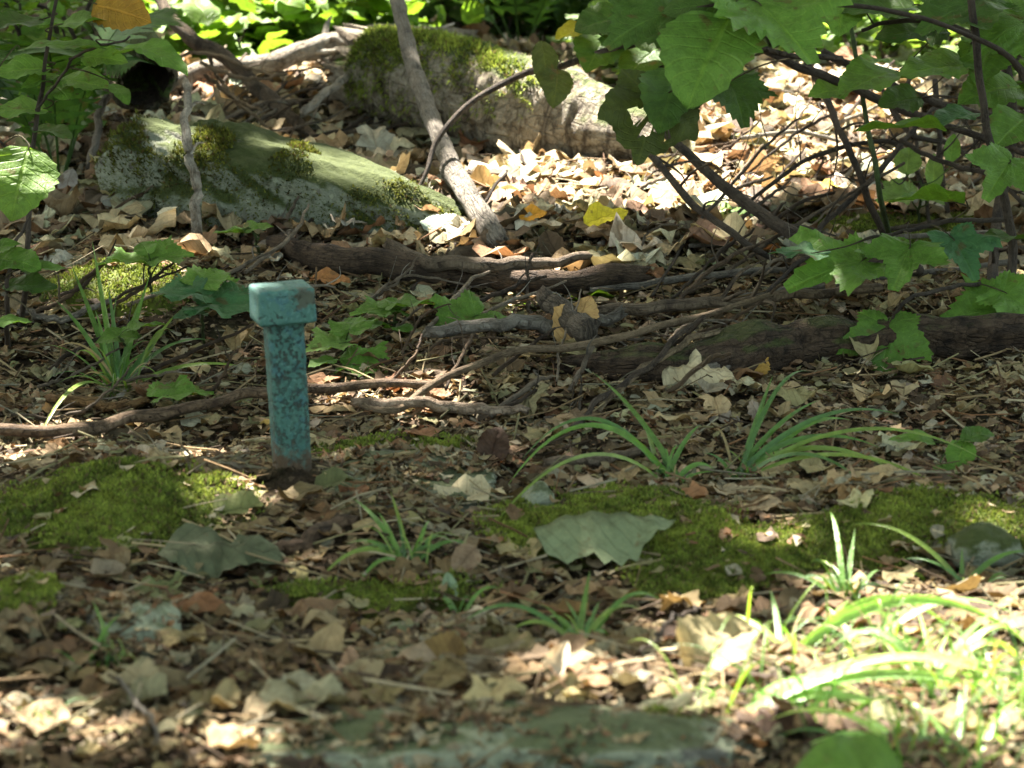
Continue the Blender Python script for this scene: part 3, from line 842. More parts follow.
def stick(name, label, cat, pts, wpx, mat, lift=.02, twigs=0, twl=.12, seed=1, n=None, k=9, rough=.08, jit=.003, group=None, tint=(1, 1, 1), ridges=0.0):
    """pts: (px, py) on the ground or (px, py, y) at a distance"""
    W = []
    for q in pts:
        if len(q) == 2:
            g0 = P(q[0], q[1]); rr0 = px_r(g0, wpx[min(len(wpx) - 1, len(W))])
            W.append(P(q[0], q[1] + .97 * (lift + .006 + rr0 * .6) / g0[1] * FPX))
        elif q[2] < 0: W.append(D(q[0], q[1], P(q[0], q[1] - q[2])[1]))
        else: W.append(D(*q))
    W = np.array(W)
    rads = [px_r(W[min(len(W) - 1, int(round(i * (len(W) - 1) / max(1, len(wpx) - 1))))], wv) for i, wv in enumerate(wpx)]
    for i, q in enumerate(pts):
        if len(q) == 2: W[i, 2] = h(W[i, 0], W[i, 1]) + lift + .006 + rads[min(i, len(rads) - 1)] * .6
    L = np.linalg.norm(np.diff(W, axis=0), axis=1).sum()
    n = n or int(min(160, max(14, L / .014)))
    V, F, U, path = tube(W, rads, n, k, rough, jit, seed, True, ridges)
    mb = MB(); mb.add(V, F, tint, U)
    if twigs: side_twigs(mb, path, np.mean(rads), twigs, twl, seed)
    o = mb.build(name, mat, loc=(W[0][0], W[0][1], W[0][2]))
    tag(o, label, cat, group)
    return o, path, rads

# birch log with moss, bark ridges, splintered wood
def birch():
    a, b = P(372, 138), P(662, 172)
    a[1] += .07; b[1] += .06
    a[2] = h(a[0], a[1]) + .125; b[2] = h(b[0], b[1]) + .045
    mid = (a + b) / 2; mid[2] = h(mid[0], mid[1]) + .10
    V, F, U, path = tube([a, mid, b], [.090, .108, .105, .094, .076, .046], 150, 40, .035, .003, 31, True, .03, .014)
    root = empty('birch_log', (a[0], a[1], h(a[0], a[1])), 'fallen birch log with ridged pale bark and green moss at its left end', 'log')
    mb = MB(); mb.add(V, F, (1, 1, 1), U); mb.build('trunk', M_BIRCH, root)
    # moss cover: tufts on the top of the left half and hanging down the left end
    n = 30000
    s = rng.uniform(0, 1, n) ** 1.5 * .66; i = (s * 149).astype(int); ang = rng.normal(.0, .95, n)
    axis_ = (b - a) / np.linalg.norm(b - a); side = np.cross([0, 0, 1.0], axis_); side /= np.linalg.norm(side); upv = np.cross(axis_, side)
    nr = np.sin(ang)[:, None] * -side + np.cos(ang)[:, None] * upv
    rr = np.interp(s, np.linspace(0, 1, 6), [.088, .106, .104, .095, .085, .072])
    keep = (wob(s * 4, ang, 1.2, .4) + rng.normal(0, .15, n) + .85 - 1.35 * s - .22 * np.abs(ang)) > 0
    Pt = path[i] + nr * (rr[:, None] * 1.0) + rng.normal(0, .003, (n, 3))
    Pt, nr = Pt[keep], nr[keep]
    V2, F2, T2 = fibres(Pt, nr + np.array([0, 0, -.3]), rng.uniform(.006, .018, len(Pt)), rng.uniform(.0016, .0032, len(Pt)), moss_cols(len(Pt), Pt[:, 0], Pt[:, 2]) * 1.35)
    mesh_obj('moss_cover', V2, F2, M_MOSS, root, T2)
birch()
# pale split wood slab lying against the right end of the birch log
W0, W1 = P(566, 133) + [0, 0, .03], P(668, 172) + [0, 0, .03]
V, F, U, _ = tube([D(566, 132, 6.0), D(610, 143, 5.95), D(665, 162, 5.9)], [.022, .04, .042, .03], 60, 14, .10, .004, 77, True, .12)
tag(mesh_obj('bark_slab', V, F, M_PALEW, None, np.tile([1.0, .9, .85], (len(V), 1)), U, loc=W0), 'pale pinkish slab of split bark leaning below the birch log end', 'bark slab')

# leaning pole
stick('leaning_pole', 'grey barkless pole leaning up across the birch log', 'pole', [(500, 244, 5.1), (470, 198, 5.26), (442, 146, 5.5), (415, 70, 5.86), (397, 0, 6.1), (383, -70, 6.3)], [23, 22, 19, 16, 14, 12], M_GREYW, .015, seed=5, k=14, jit=.001)
stick('fallen_branch', 'thick pale sunlit branch lying behind the boulder to the mossy log', 'branch', [(150, 98, 6.55), (200, 72, 6.6), (262, 66, 6.65), (312, 48, 6.72), (372, 34, 6.8), (472, 36, 6.95)], [10, 20, 22, 20, 19, 13], M_PALEW, seed=6, k=12, jit=.0025, twigs=5, twl=.16, tint=(.72, .70, .66))
stick('fallen_branch', 'brown branch sloping down from the top behind the boulder', 'branch', [(152, -14, 6.6), (180, 30, 6.5), (225, 58, 6.45), (262, 90, 6.35), (300, 128, 6.2), (345, 158, 6.05)], [10, 14, 15, 15, 15, 12], M_BROWNW, seed=7, k=10, jit=.0025, twigs=6)
stick('fallen_branch', 'short grey branch propped between boulder and mossy log', 'branch', [(303, 112, 6.1), (330, 90, 6.2), (352, 76, 6.3), (372, 70, 6.35)], [9, 9, 8, 7], M_PALEW, seed=8)
stick('dead_stick', 'slim whitish stick leaning on the boulder front', 'stick', [(197, 232, 5.1), (193, 180, 5.13), (188, 130, 5.18), (184, 84, 5.34)], [11, 10, 9, 7], M_PALEW, .01, seed=9, twigs=2, twl=.05, jit=.004)
stick('dead_stick', 'grey stick standing beside the hollow log end', 'stick', [(88, 172, 5.7), (97, 130, 5.8), (108, 92, 5.95), (122, 66, 6.05)], [8, 8, 8, 6], M_GREYW, seed=10)
for i, (pts, lab) in enumerate((([(200, 62, 6.3), (250, 80, 6.3), (285, 72, 6.35)], 'thin straw stem crossing the pale branch'), ([(205, 75, 6.2), (235, 100, 6.15), (270, 128, 6.1)], 'thin dry stem arching over the boulder top'),
                               ([(215, 72, 6.2), (228, 92, 6.15), (262, 112, 6.1)], 'forked dry stem behind the boulder'), ([(160, 60, 6.4), (215, 55, 6.4), (275, 78, 6.35)], 'long bent straw above the pale branch'))):
    stick('dry_stem', lab, 'dry stem', pts, [4, 4, 3], M_PALEW, seed=40 + i, jit=.003, k=6, tint=(1, .8, .6))
# mid-ground logs
stick('fallen_log', 'dark damp thin log lying behind the post', 'log', [(276, 246), (330, 258), (400, 268), (470, 276), (560, 280), (640, 276)], [22, 28, 27, 25, 24, 20], M_DARKW, .02, seed=12, k=12, jit=.004, tint=(1.1, 1.0, .9))
stick('fallen_branch', 'greyish curved branch resting on the dark damp log', 'branch', [(388, 244, -34), (430, 262, -34), (490, 266, -34), (540, 262, -34), (585, 256, -30)], [11, 15, 16, 12, 9], M_GREYW, seed=13, jit=.003, tint=(.7, .6, .5))
stick('fallen_branch', 'grey stubby branch behind the tan upright leaf', 'branch', [(430, 332), (500, 326), (560, 322), (620, 318)], [12, 15, 16, 12], M_GREYW, .025, seed=14, jit=.004)
stick('broken_stub', 'short thick broken grey branch stub over the low seedlings', 'branch', [(545, 298, -36), (566, 314, -34), (588, 332, -30)], [17, 22, 26], M_GREYW, seed=15, k=12, tint=(.6, .55, .5), ridges=.06)
stick('fallen_branch', 'brown branch lying above the rotten log', 'branch', [(560, 316), (640, 310), (720, 303), (790, 296), (880, 290)], [10, 12, 12, 11, 9], M_BROWNW, .03, seed=16, twigs=4)
stick('rotten_log', 'reddish brown rotting log lying behind the tan leaf at right', 'log', [(560, 364), (640, 364), (720, 360), (800, 352), (900, 340), (1040, 330)], [14, 40, 48, 48, 44, 42], M_ROTW, .0, tint=(.62, .58, .55), seed=17, k=30, jit=.006, ridges=.09, n=260, rough=.09)
stick('long_twig', 'long curved pale twig snaking to the rotten log', 'twig', [(352, 402), (386, 410), (410, 404), (428, 388, -26), (470, 368, -34), (520, 351, -40), (585, 344, -40), (640, 331, -44), (692, 318, -46), (770, 296, -46)], [5, 7, 8, 8, 8, 8, 9, 8, 7, 5], M_GREYW, .02, seed=18, tint=(1.15, .95, .72), k=8, jit=.002)
stick('long_twig', 'dark slim twig leaning from the litter to the rotten log', 'twig', [(572, 428), (610, 395, -26), (650, 362, -36), (704, 318, -50)], [6, 7, 6, 5], M_DARKW, .02, seed=19, k=7)
stick('long_twig', 'grey-brown twig beside the tan leaf pointing at the log', 'twig', [(596, 412), (640, 372, -30), (690, 340, -40), (740, 330, -40)], [6, 7, 7, 6], M_GREYW, .02, seed=20, k=7, tint=(.9, .75, .55))
stick('dead_stick', 'long brown stick lying left of the post', 'stick', [(-30, 430), (60, 430), (130, 418), (200, 406), (262, 395), (330, 386), (440, 382)], [11, 13, 13, 12, 11, 10, 8], M_BROWNW, .03, seed=21, tint=(1.1, 1, .9), jit=.003)
stick('dead_stick', 'thin brown stick just above the long left stick', 'stick', [(50, 398), (100, 404), (150, 402)], [9, 11, 7], M_BROWNW, .02, seed=22, tint=(1.4, 1.1, .7))
stick('dead_stick', 'dark stick half buried in front of the post', 'stick', [(262, 552), (305, 540), (352, 518)], [12, 17, 14], M_DARKW, .012, seed=23, tint=(1.5, 1.3, 1.1), k=11)
stick('dead_stick', 'short pale stick lying right of the post', 'stick', [(355, 402), (420, 404), (480, 408), (530, 412)], [8, 12, 11, 7], M_PALEW, .02, seed=24, tint=(.9, .75, .65))
stick('dead_stick', 'bent stick beyond the long left grass', 'stick', [(20, 312), (60, 318), (110, 302)], [6, 7, 5], M_GREYW, .03, seed=25)
stick('dead_stick', 'short grey stick pointing at the tan leaf by the log', 'stick', [(690, 372), (725, 366), (755, 358)], [10, 13, 11], M_GREYW, .02, seed=26)
stick('dead_stick', 'knobbly stick lying behind the arching grass', 'stick', [(548, 462), (600, 458), (650, 452)], [9, 12, 8], M_GREYW, .02, seed=27, tint=(.8, .7, .6))
stick('dead_twig', 'thin brown twig sticking up beside the upright tan leaf', 'twig', [(712, 668), (728, 625, 3.32), (741, 590, 3.42)], [5, 5, 3], M_BROWNW, .015, seed=28, k=6, tint=(1.5, 1.1, .8))
stick('dead_twig', 'thin dark twig behind the small front tuft', 'twig', [(640, 652), (668, 625), (700, 602)], [4, 5, 4], M_DARKW, .035, seed=29, k=6)
stick('dead_twig', 'grey twig curving across the lower left litter', 'twig', [(118, 676), (140, 700), (152, 722), (160, 742)], [4, 5, 5, 3], M_GREYW, .03, seed=30, k=6)
stick('dead_twig', 'dark thin twig pointing up behind the damp log', 'twig', [(412, 290), (440, 262, 5.05), (470, 225, 5.2), (505, 170, 5.4)], [5, 6, 5, 3], M_DARKW, .02, seed=31, k=6)
stick('dead_twig', 'small twig standing at the foot of the boulder', 'twig', [(296, 240), (318, 215, 5.25), (345, 187, 5.35)], [5, 4, 3], M_DARKW, .02, seed=32, k=6)
stick('dead_twig', 'bare dark twig in the sunlit litter below the birch log', 'twig', [(520, 150, 5.9), (535, 190, 5.6), (552, 222, 5.4)], [2, 3, 3], M_DARKW, seed=33, k=5)

# hollow log end behind the boulder
def hollow_log():
    c0 = D(146, 84, 5.72); ax = np.array([-.25, .95, .12]); ax /= np.linalg.norm(ax)
    s = np.cross(ax, [0, 0, 1.0]); s /= np.linalg.norm(s); u = np.cross(s, ax)
    k, V, U = 44, [], []
    prof = [(.0, .042), (.28, .042), (.02, .046), (-.004, .052), (.03, .062), (.12, .066), (.30, .066), (.55, .06), (.62, .04)]
    for i, (d, r0) in enumerate(prof):
        for j in range(k):
            t = 2 * math.pi * j / k
            rag = .018 * math.sin(3 * t + 1) + .014 * math.sin(7 * t + 2.2) + .01 * math.sin(13 * t) if 1 < i < 5 else .006 * math.sin(5 * t)
            rr = r0 * (1 + .10 * math.sin(2 * t + .6) + .05 * math.sin(5 * t + i * .3))
            V.append(c0 + ax * (d + (rag if i in (2, 3) else 0)) + s * math.cos(t) * rr + u * math.sin(t) * rr * 1.05); U.append((abs(t / math.pi - 1), d))
    V = np.array(V); order = [1, 0, 2, 3, 4, 5, 6, 7, 8]
    I = np.arange(len(prof) * k).reshape(len(prof), k)[order]
    q = np.stack([I[:-1], np.roll(I, -1, 1)[:-1], np.roll(I, -1, 1)[1:], I[1:]], -1).reshape(-1, 4)
    F = quads(q)
    # back of the hollow and the far end closed
    cb = len(V); V = np.vstack([V, c0 + ax * .3, c0 + ax * .64]); U += [(.5, .3), (.5, .6)]
    F = np.vstack([F, [[cb, I[0, (j + 1) % k], I[0, j]] for j in range(k)], [[cb + 1, I[-1, j], I[-1, (j + 1) % k]] for j in range(k)]])
    root = empty('hollow_log', (c0[0], c0[1], h(c0[0], c0[1])), 'short hollow rotten log whose dark open end faces over the boulder', 'log')
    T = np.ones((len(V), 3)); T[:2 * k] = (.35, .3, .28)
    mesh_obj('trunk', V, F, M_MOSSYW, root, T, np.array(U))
    # pale splintered rim
    mb = MB()
    for j in range(34):
        t = random.uniform(.3, 3.6); rr = random.uniform(.05, .063)
        b0 = c0 + s * math.cos(t) * rr + u * math.sin(t) * rr; L = random.uniform(.015, .05)
        V2, F2, U2, _ = tube([b0 + ax * .03, b0 - ax * L * .5 + u * .003, b0 - ax * L * .6 + u * random.uniform(-.004, .01)], [.004, .003, .0008], 6, 5, .1, 0, j)
        mb.add(V2, F2, (.75, .68, .55), U2)
    mb.build('splintered_rim', M_PALEW, root)
hollow_log()

# brush of dark branches at the right
BR = [
 ([(608, 104, 5.35), (650, 153, 5.25), (690, 200, 5.12), (738, 238, 5.0), (775, 262)], [6, 9, 10, 9, 7], M_TWIG, 'slim dark branch rising left out of the brush past the leaf with holes'),
 ([(655, 125, 5.3), (700, 165, 5.25), (750, 206, 5.15), (800, 236, 5.05), (850, 254, 5.0), (920, 272)], [9, 13, 15, 19, 17, 14], M_TWIG, 'thickest dark branch slanting down through the brush'),
 ([(800, 40, 5.5), (806, 58, 5.5), (830, 110, 5.4), (856, 165, 5.25), (886, 242)], [6, 8, 9, 9, 9], M_DARKW, 'straight blackish branch standing steeply in the brush'),
 ([(745, 40, 5.2), (800, 66, 5.2), (850, 86, 5.2), (905, 112, 5.2), (950, 126, 5.2), (1040, 158, 5.2)], [11, 10, 11, 11, 9, 8], M_TWIG, 'arching branch sweeping right beneath the largest leaf'),
 ([(822, 52, 5.4), (872, 76, 5.4), (930, 100, 5.4), (1000, 118, 5.4), (1050, 124, 5.4)], [10, 10, 10, 10, 8], M_TWIG, 'dark branch running flat behind the upper right leaves'),
 ([(716, 236, 5.35), (760, 192, 5.4), (806, 160, 5.45), (866, 142, 5.45), (900, 148, 5.45), (922, 186, 5.4), (930, 228)], [4, 5, 6, 6, 6, 5, 5], M_TWIG, 'thin hooped twig in the middle of the brush'),
 ([(738, 182, 5.7), (790, 138, 5.75), (836, 112, 5.8)], [3, 4, 4], M_TWIG, 'fine bare twig behind the hooped twig'),
 ([(742, 138, 5.8), (790, 132, 5.85), (840, 140, 5.9)], [6, 6, 5], M_PALEW, 'pale weathered twig lying behind the brush'),
 ([(796, 256), (836, 212, 5.2), (878, 172, 5.3), (944, 96, 5.5)], [7, 7, 7, 5], M_TWIG, 'forked twig crossing the straight blackish branch'),
 ([(690, 292), (742, 262, 5.0), (784, 232, 5.1), (905, 162, 5.3)], [5, 5, 5, 4], M_BROWNW, 'reddish brown twig slanting through the brush base'),
 ([(652, 296), (700, 222, 5.2), (762, 150, 5.5), (800, 118, 5.6)], [4, 4, 4, 3], M_TWIG, 'long fine twig crossing the thick brush branch'),
 ([(690, 246), (770, 240), (870, 236), (1010, 232)], [6, 7, 7, 6], M_PALEW, 'pale straight stick lying under the brush'),
 ([(935, 80, 5.6), (940, 150, 5.5), (946, 214)], [7, 7, 7], M_TWIG, 'upright thin stem behind the flat right leaf'),
 ([(908, 60, 5.7), (914, 130, 5.6), (922, 206)], [5, 5, 5], M_TWIG, 'second upright thin stem behind the brush'),
 ([(984, -10, 5.3), (1004, 60, 5.25), (1012, 130, 5.2), (996, 230, 5.05), (990, 290)], [13, 14, 14, 14, 13], M_DARKW, 'dark upright stem at the right edge among the leaves'),
 ([(700, 304), (780, 292), (860, 280), (1030, 262)], [8, 9, 8, 7], M_GREYW, 'grey stick lying between the rotten log and the brush'),
 ([(830, 244), (880, 232), (940, 220)], [6, 7, 5], M_BROWNW, 'short brown stick under the brush moss'),
 ([(760, 300), (800, 262, 4.95), (850, 250, 5.0), (900, 262, 4.95)], [5, 6, 5, 4], M_DARKW, 'dark crooked twig at the brush foot'),
 ([(900, 140, 5.35), (940, 160, 5.3), (1000, 178, 5.2), (1040, 184, 5.2)], [6, 7, 7, 6], M_TWIG, 'twig running behind the flat right leaf to the edge'),
 ([(870, 60, 5.6), (905, 130, 5.5), (960, 150, 5.5), (1030, 210, 5.3)], [5, 6, 6, 5], M_TWIG, 'slender twig bent among the upper right leaves'),
 ([(590, 290), (650, 284), (740, 272), (800, 268)], [8, 10, 9, 7], M_GREYW, 'grey bark-shedding stick in the shade left of the brush'),
 ([(600, 245), (640, 226, 5.45), (668, 214, 5.5), (700, 218)], [8, 9, 8, 6], M_GREYW, 'knobbly grey twig beside the yellow leaf'),
]
for i, (pts, wpx, mt, lab) in enumerate(BR):
    stick('brush_branch', lab, 'branch', pts, [v_ * .8 for v_ in wpx], mt, .02, twigs=4 if mt in (M_TWIG, M_DARKW) else 0, twl=.13, seed=60 + i, k=8, jit=.0015, group='branches of the brush at the right')
r2 = np.random.default_rng(5)
ZONES = [(600, 1010, 110, 300, 54, 'tangled on the ground among the brush branches', 'loose twigs on the ground at the brush'),
         (170, 370, 62, 165, 46, 'lying behind the boulder under the pale branch', 'loose twigs behind the boulder'),
         (350, 720, 285, 440, 26, 'lying on the litter between the post and the rotten log', 'loose twigs in the middle of the litter'),
         (10, 260, 210, 440, 16, 'lying in the litter left of the post', 'loose twigs left of the post')]
for xa, xb, ya, yb, cnt, where, grp in ZONES:
    for i in range(cnt):
        x0 = r2.uniform(xa, xb); y0 = r2.uniform(ya, yb); a = r2.normal(0, .6); L = r2.uniform(45, 150)
        p0 = P(x0, y0); p1 = P(min(1040, x0 + L * math.cos(a)), max(70, y0 - abs(L * math.sin(a)) * .5))
        W = [p0 + [0, 0, .022], (p0 + p1) / 2 + r2.normal(0, .015, 3) + [0, 0, .045], p1 + [0, 0, .03 + r2.uniform(0, .07)]]
        rd = r2.uniform(.0018, .0042)
        V, F, U, pth = tube(W, [rd, rd * 1.1, rd * .6], 26, 6, .08, .0015, 300 + i)
        mb = MB(); mb.add(V, F, (1, .9, .8), U); side_twigs(mb, pth, rd, 2, .07, 400 + i)
        o = mb.build('dead_twig', [M_TWIG, M_BROWNW, M_PALEW, M_GREYW][i % 4], loc=p0)
        tag(o, f"thin {['blackish', 'brown', 'pale', 'grey'][i % 4]} twig {where}", 'twig', grp)

# ------------------------------------------------------------------ plants
def leaf_mesh(pr, c, size, ang, tilt, tint, droop=.35, fold=.25, roll=0.0, wavy=.5, seed=0, ridge=.007):
    """one leaf: c centre, ang direction of the tip in its plane (deg), tilt 0 = facing the camera, 90 = lying flat"""
    r_ = np.random.default_rng(seed)
    V = pr[0].copy(); x, y = V[:, 0].copy(), V[:, 1].copy(); p = r_.uniform(0, 6.28, 3)
    z = fold * np.abs(x) + wavy * (.035 * np.sin(11 * y + p[0]) * np.abs(x) * 4 + .02 * np.sin(14 * x + p[1] + 5 * y) + .012 * np.sin(30 * y + 9 * x + p[2]))
    z = z + ridge * np.sin(2 * math.pi * 9 * (pr[2][:, 1] - .22 * np.abs(pr[2][:, 0]))) * np.minimum(1, np.abs(pr[2][:, 0]) * 3)
    ky = droop * 1.6 + 1e-3
    y2 = np.sin(ky * y) / ky; z = z - (1 - np.cos(ky * y)) / ky * np.sign(droop)
    t = R(tilt); n = -FW * math.cos(t) + UP * math.sin(t); vv = UP * math.cos(t) + FW * math.sin(t)
    a = R(ang); yd = RT * math.cos(a) + vv * math.sin(a); xd = np.cross(yd, n)
    rl = R(roll); xd, n = xd * math.cos(rl) + n * math.sin(rl), n * math.cos(rl) - xd * math.sin(rl)
    W = c + size * (x[:, None] * xd + y2[:, None] * yd + z[:, None] * n)
    base = c + size * (V[:, 1].min() if pr is not MAPF and pr is not MAPG and pr is not HOLED else -.3) * yd
    return W, base, yd

def bez(a, b, sag): return [a, (a + b) / 2 + np.array([0, 0, sag]), b]

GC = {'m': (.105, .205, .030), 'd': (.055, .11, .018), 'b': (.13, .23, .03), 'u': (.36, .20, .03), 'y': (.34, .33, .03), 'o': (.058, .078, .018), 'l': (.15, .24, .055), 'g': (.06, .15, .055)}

def plant(name, label, cat, stems, leaves, stem_mat=M_TWIG, group=None, seed=0, dy=0.0):
    """stems: lists of (px,py[,y]) + widths; leaves: (px, py, size px, tip angle, tilt, y, shape, colour, droop)"""
    paths = []; mb = MB(); root_at = None
    for pts, wpx in stems:
        W = np.array([P(*q) if len(q) == 2 else D(*q) for q in pts])
        if root_at is None: root_at = W[0].copy(); root_at[2] = h(W[0][0], W[0][1])
        rad = [px_r(W[min(len(W) - 1, int(round(i * (len(W) - 1) / max(1, len(wpx) - 1))))], v) for i, v in enumerate(wpx)]
        V, F, U, pth = tube(W, rad, 40, 7, .05, .0015, seed + len(paths))
        mb.add(V, F, (1, 1, 1), U); paths.append(pth)
    allp = np.vstack(paths)
    root = empty(name, root_at, label, cat, group)
    LM = []
    for i, lf in enumerate(leaves):
        px, py, spx, ang, tilt, y, shp, col, droop = lf
        c = D(px, py, y); size = spx * y / FPX
        pr = {'M': MAPF, 'G': MAPG, 'O': OVF, 'W': OVW, 'N': OVN, 'H': HOLED}[shp]
        W, base, yd = leaf_mesh(pr, c, size, ang, tilt, None, droop, random.uniform(.08, .3), random.uniform(-12, 12), .8, seed * 97 + i)
        j = np.argmin(np.linalg.norm(allp - (base - yd * size * .4), axis=1))
        V, F, U, _ = tube([allp[j], (allp[j] + base) / 2 - yd * size * .12, base, base + yd * size * .08], [.0018, .0013, .0011, .0008], 12, 5, 0, 0, i)
        mb.add(V, F, (1.1, 1.2, .8), U)
        t = np.array(GC[col]) * random.uniform(.82, 1.18)
        LM.append((W, pr, t))
    mb.build('stem', stem_mat, root)
    for W, pr, t in LM:
        mesh_obj('leaf', W, pr[1], M_GREEN, root, t, pr[2])
    return root

# maple sapling with the big leaves at the right
plant('maple_sapling', 'maple sapling with broad three-lobed leaves hanging over the rotten log', 'sapling',
      [([(1005, 330), (1012, 250, 4.75), (1000, 180, 4.75), (985, 120, 4.75), (975, 40, 4.75), (965, -40, 4.75)], [10, 10, 9, 8, 8, 7]),
       ([(1003, 220, 4.75), (950, 222, 4.7), (900, 232, 4.65), (865, 240, 4.6)], [5, 5, 4, 3]),
       ([(1008, 280, 4.75), (960, 285, 4.6), (910, 300, 4.5), (890, 318, 4.5)], [5, 4, 4, 3])],
      [(838, 268, 92, 205, 52, 4.55, 'M', 'm', .3), (905, 258, 74, 250, 50, 4.55, 'M', 'm', .3), (886, 345, 74, 262, 22, 4.5, 'M', 'm', .25), (988, 312, 74, 185, 48, 4.6, 'G', 'm', .3),
       (925, 200, 84, 190, 80, 4.6, 'W', 'm', .15), (1003, 172, 62, 240, 40, 4.6, 'M', 'm', .3), (960, 250, 60, 290, 40, 4.6, 'M', 'g', .3), (1018, 300, 60, 320, 40, 4.6, 'G', 'm', .3),
       (900, 128, 96, 182, 84, 4.7, 'W', 'm', .15), (995, 240, 70, 200, 72, 4.7, 'W', 'd', .2), (800, 252, 50, 170, 70, 4.55, 'G', 'g', .2)], M_TWIG, seed=3)
# sapling with largest leaves along the top
plant('leafy_sapling', 'sapling with the largest drooping toothed leaf hanging in at the top', 'sapling',
      [([(1045, 240), (1040, 130, 4.5), (1010, 60, 4.4), (930, 20, 4.35), (850, 5, 4.3), (760, 2, 4.3), (690, 10, 4.3)], [7, 7, 6, 5, 5, 4, 3]),
       ([(760, 2, 4.3), (735, 30, 4.3), (760, 50, 4.32), (840, 58, 4.4)], [5, 5, 6, 6])],
      [(708, 58, 128, 248, 30, 4.2, 'W', 'm', .35), (775, 18, 110, 300, 48, 4.25, 'G', 'm', .35), (650, 20, 84, 215, 40, 4.3, 'G', 'd', .3), (700, 6, 80, 190, 45, 4.3, 'W', 'd', .25), (668, 100, 80, 255, 30, 4.5, 'W', 'd', .3),
       (652, 118, 78, 252, 25, 4.5, 'H', 'o', .3), (735, 95, 60, 285, 35, 4.5, 'G', 'd', .3)], M_TWIG, seed=4)
plant('leafy_sapling', 'sapling whose dark leaves crowd the upper right corner', 'sapling',
      [([(1060, 230), (1050, 120, 4.9), (1010, 60, 4.9), (960, 30, 4.9), (900, 20, 4.9), (860, 30, 4.9)], [9, 9, 8, 6, 5, 4])],
      [(870, 80, 82, 215, 55, 4.9, 'W', 'm', .25), (935, 68, 84, 200, 55, 4.9, 'W', 'm', .25), (990, 92, 76, 205, 50, 4.9, 'W', 'm', .3), (912, 32, 80, 195, 55, 4.9, 'W', 'd', .25), (960, 8, 84, 215, 45, 4.8, 'G', 'd', .3),
       (1010, 30, 80, 220, 45, 4.8, 'G', 'm', .3), (880, 8, 80, 190, 55, 4.9, 'W', 'd', .2), (1012, 130, 66, 230, 45, 4.8, 'W', 'm', .3), (955, 118, 56, 215, 60, 5.0, 'W', 'g', .3), (900, 100, 50, 200, 55, 5.0, 'W', 'd', .3),
       (985, 60, 70, 250, 40, 4.9, 'W', 'm', .3), (842, 14, 60, 260, 40, 4.9, 'W', 'm', .3)], M_TWIG, seed=5)
plant('thin_sapling', 'thin green-stemmed sapling rising in front of the straight dark branch', 'sapling',
      [([(893, 250), (880, 190, 5.1), (866, 120, 5.2), (858, 70, 5.25), (850, 8, 5.3), (846, -40, 5.35)], [6, 6, 5, 5, 4, 4])],
      [(872, 62, 46, 20, 60, 5.2, 'W', 'm', .2), (828, 92, 44, 200, 60, 5.2, 'W', 'm', .2)], M_GSTEM, seed=6)
# arching sapling over the birch log
plant('arching_sapling', 'slender arching sapling bending over the birch log toward the top leaves', 'sapling',
      [([(388, 250), (408, 212, 5.3), (428, 170, 5.35), (436, 140, 5.4), (470, 102, 5.45), (522, 74, 5.5), (565, 66, 5.5), (625, 46, 5.5), (690, 36, 5.5)], [3, 4, 5, 6, 6, 7, 7, 8, 8])],
      [(545, 64, 62, 275, 20, 5.45, 'N', 'o', .5), (556, 86, 48, 265, 25, 5.4, 'O', 'o', .6), (596, 52, 62, 250, 45, 5.5, 'W', 'd', .3), (640, 62, 60, 230, 40, 5.5, 'W', 'd', .3), (600, 22, 60, 210, 50, 5.5, 'W', 'd', .2), (640, 30, 66, 200, 45, 5.5, 'G', 'd', .2), (572, 32, 40, 210, 50, 5.5, 'O', 'y', .3)], M_TWIG, seed=7)
# left side
plant('young_shrub', 'young shrub at the left edge with one sunlit drooping leaf', 'shrub',
      [([(20, 330), (28, 260, 4.6), (30, 200, 4.65), (36, 120, 4.7), (46, 60, 4.7), (60, -20, 4.7)], [6, 6, 5, 5, 4, 3]), ([(30, 200, 4.65), (10, 150, 4.5), (-20, 130, 4.5)], [4, 3, 3]),
       ([(36, 110, 4.7), (80, 55, 4.65), (130, 38, 4.6)], [3, 3, 2])],
      [(20, 182, 88, 262, 25, 4.4, 'W', 'b', .3), (60, 46, 92, 10, 66, 4.6, 'N', 'm', .2), (150, 52, 104, 326, 60, 4.5, 'N', 'm', .7), (22, 70, 60, 200, 60, 4.7, 'O', 'm', .2), (84, 82, 60, 340, 60, 4.7, 'O', 'm', .3),
       (18, 110, 60, 190, 60, 4.7, 'O', 'm', .2), (52, 132, 52, 330, 60, 4.7, 'O', 'd', .2), (12, 24, 66, 200, 55, 4.7, 'O', 'd', .2), (92, 20, 70, 20, 60, 4.7, 'O', 'm', .2), (122, 12, 64, 340, 25, 4.7, 'W', 'u', .3), (60, 90, 44, 300, 60, 4.7, 'O', 'm', .3), (104, 58, 50, 350, 60, 4.65, 'O', 'b', .3), (40, 80, 46, 220, 55, 4.7, 'N', 'm', .3), (120, 92, 44, 300, 50, 4.65, 'N', 'm', .3)], M_TWIG, seed=8)
plant('young_shrub', 'low young shrub with dark leaves beside the moss hump at left', 'shrub',
      [([(8, 352), (6, 300, 4.5), (14, 250, 4.55), (30, 215, 4.6)], [6, 5, 4, 3])],
      [(18, 262, 60, 330, 60, 4.5, 'O', 'm', .2), (-6, 248, 60, 30, 60, 4.5, 'O', 'm', .2), (30, 285, 60, 350, 70, 4.5, 'O', 'd', .2), (8, 322, 50, 200, 70, 4.4, 'O', 'm', .2), (44, 268, 48, 10, 72, 4.5, 'O', 'm', .2)], M_TWIG, seed=9)

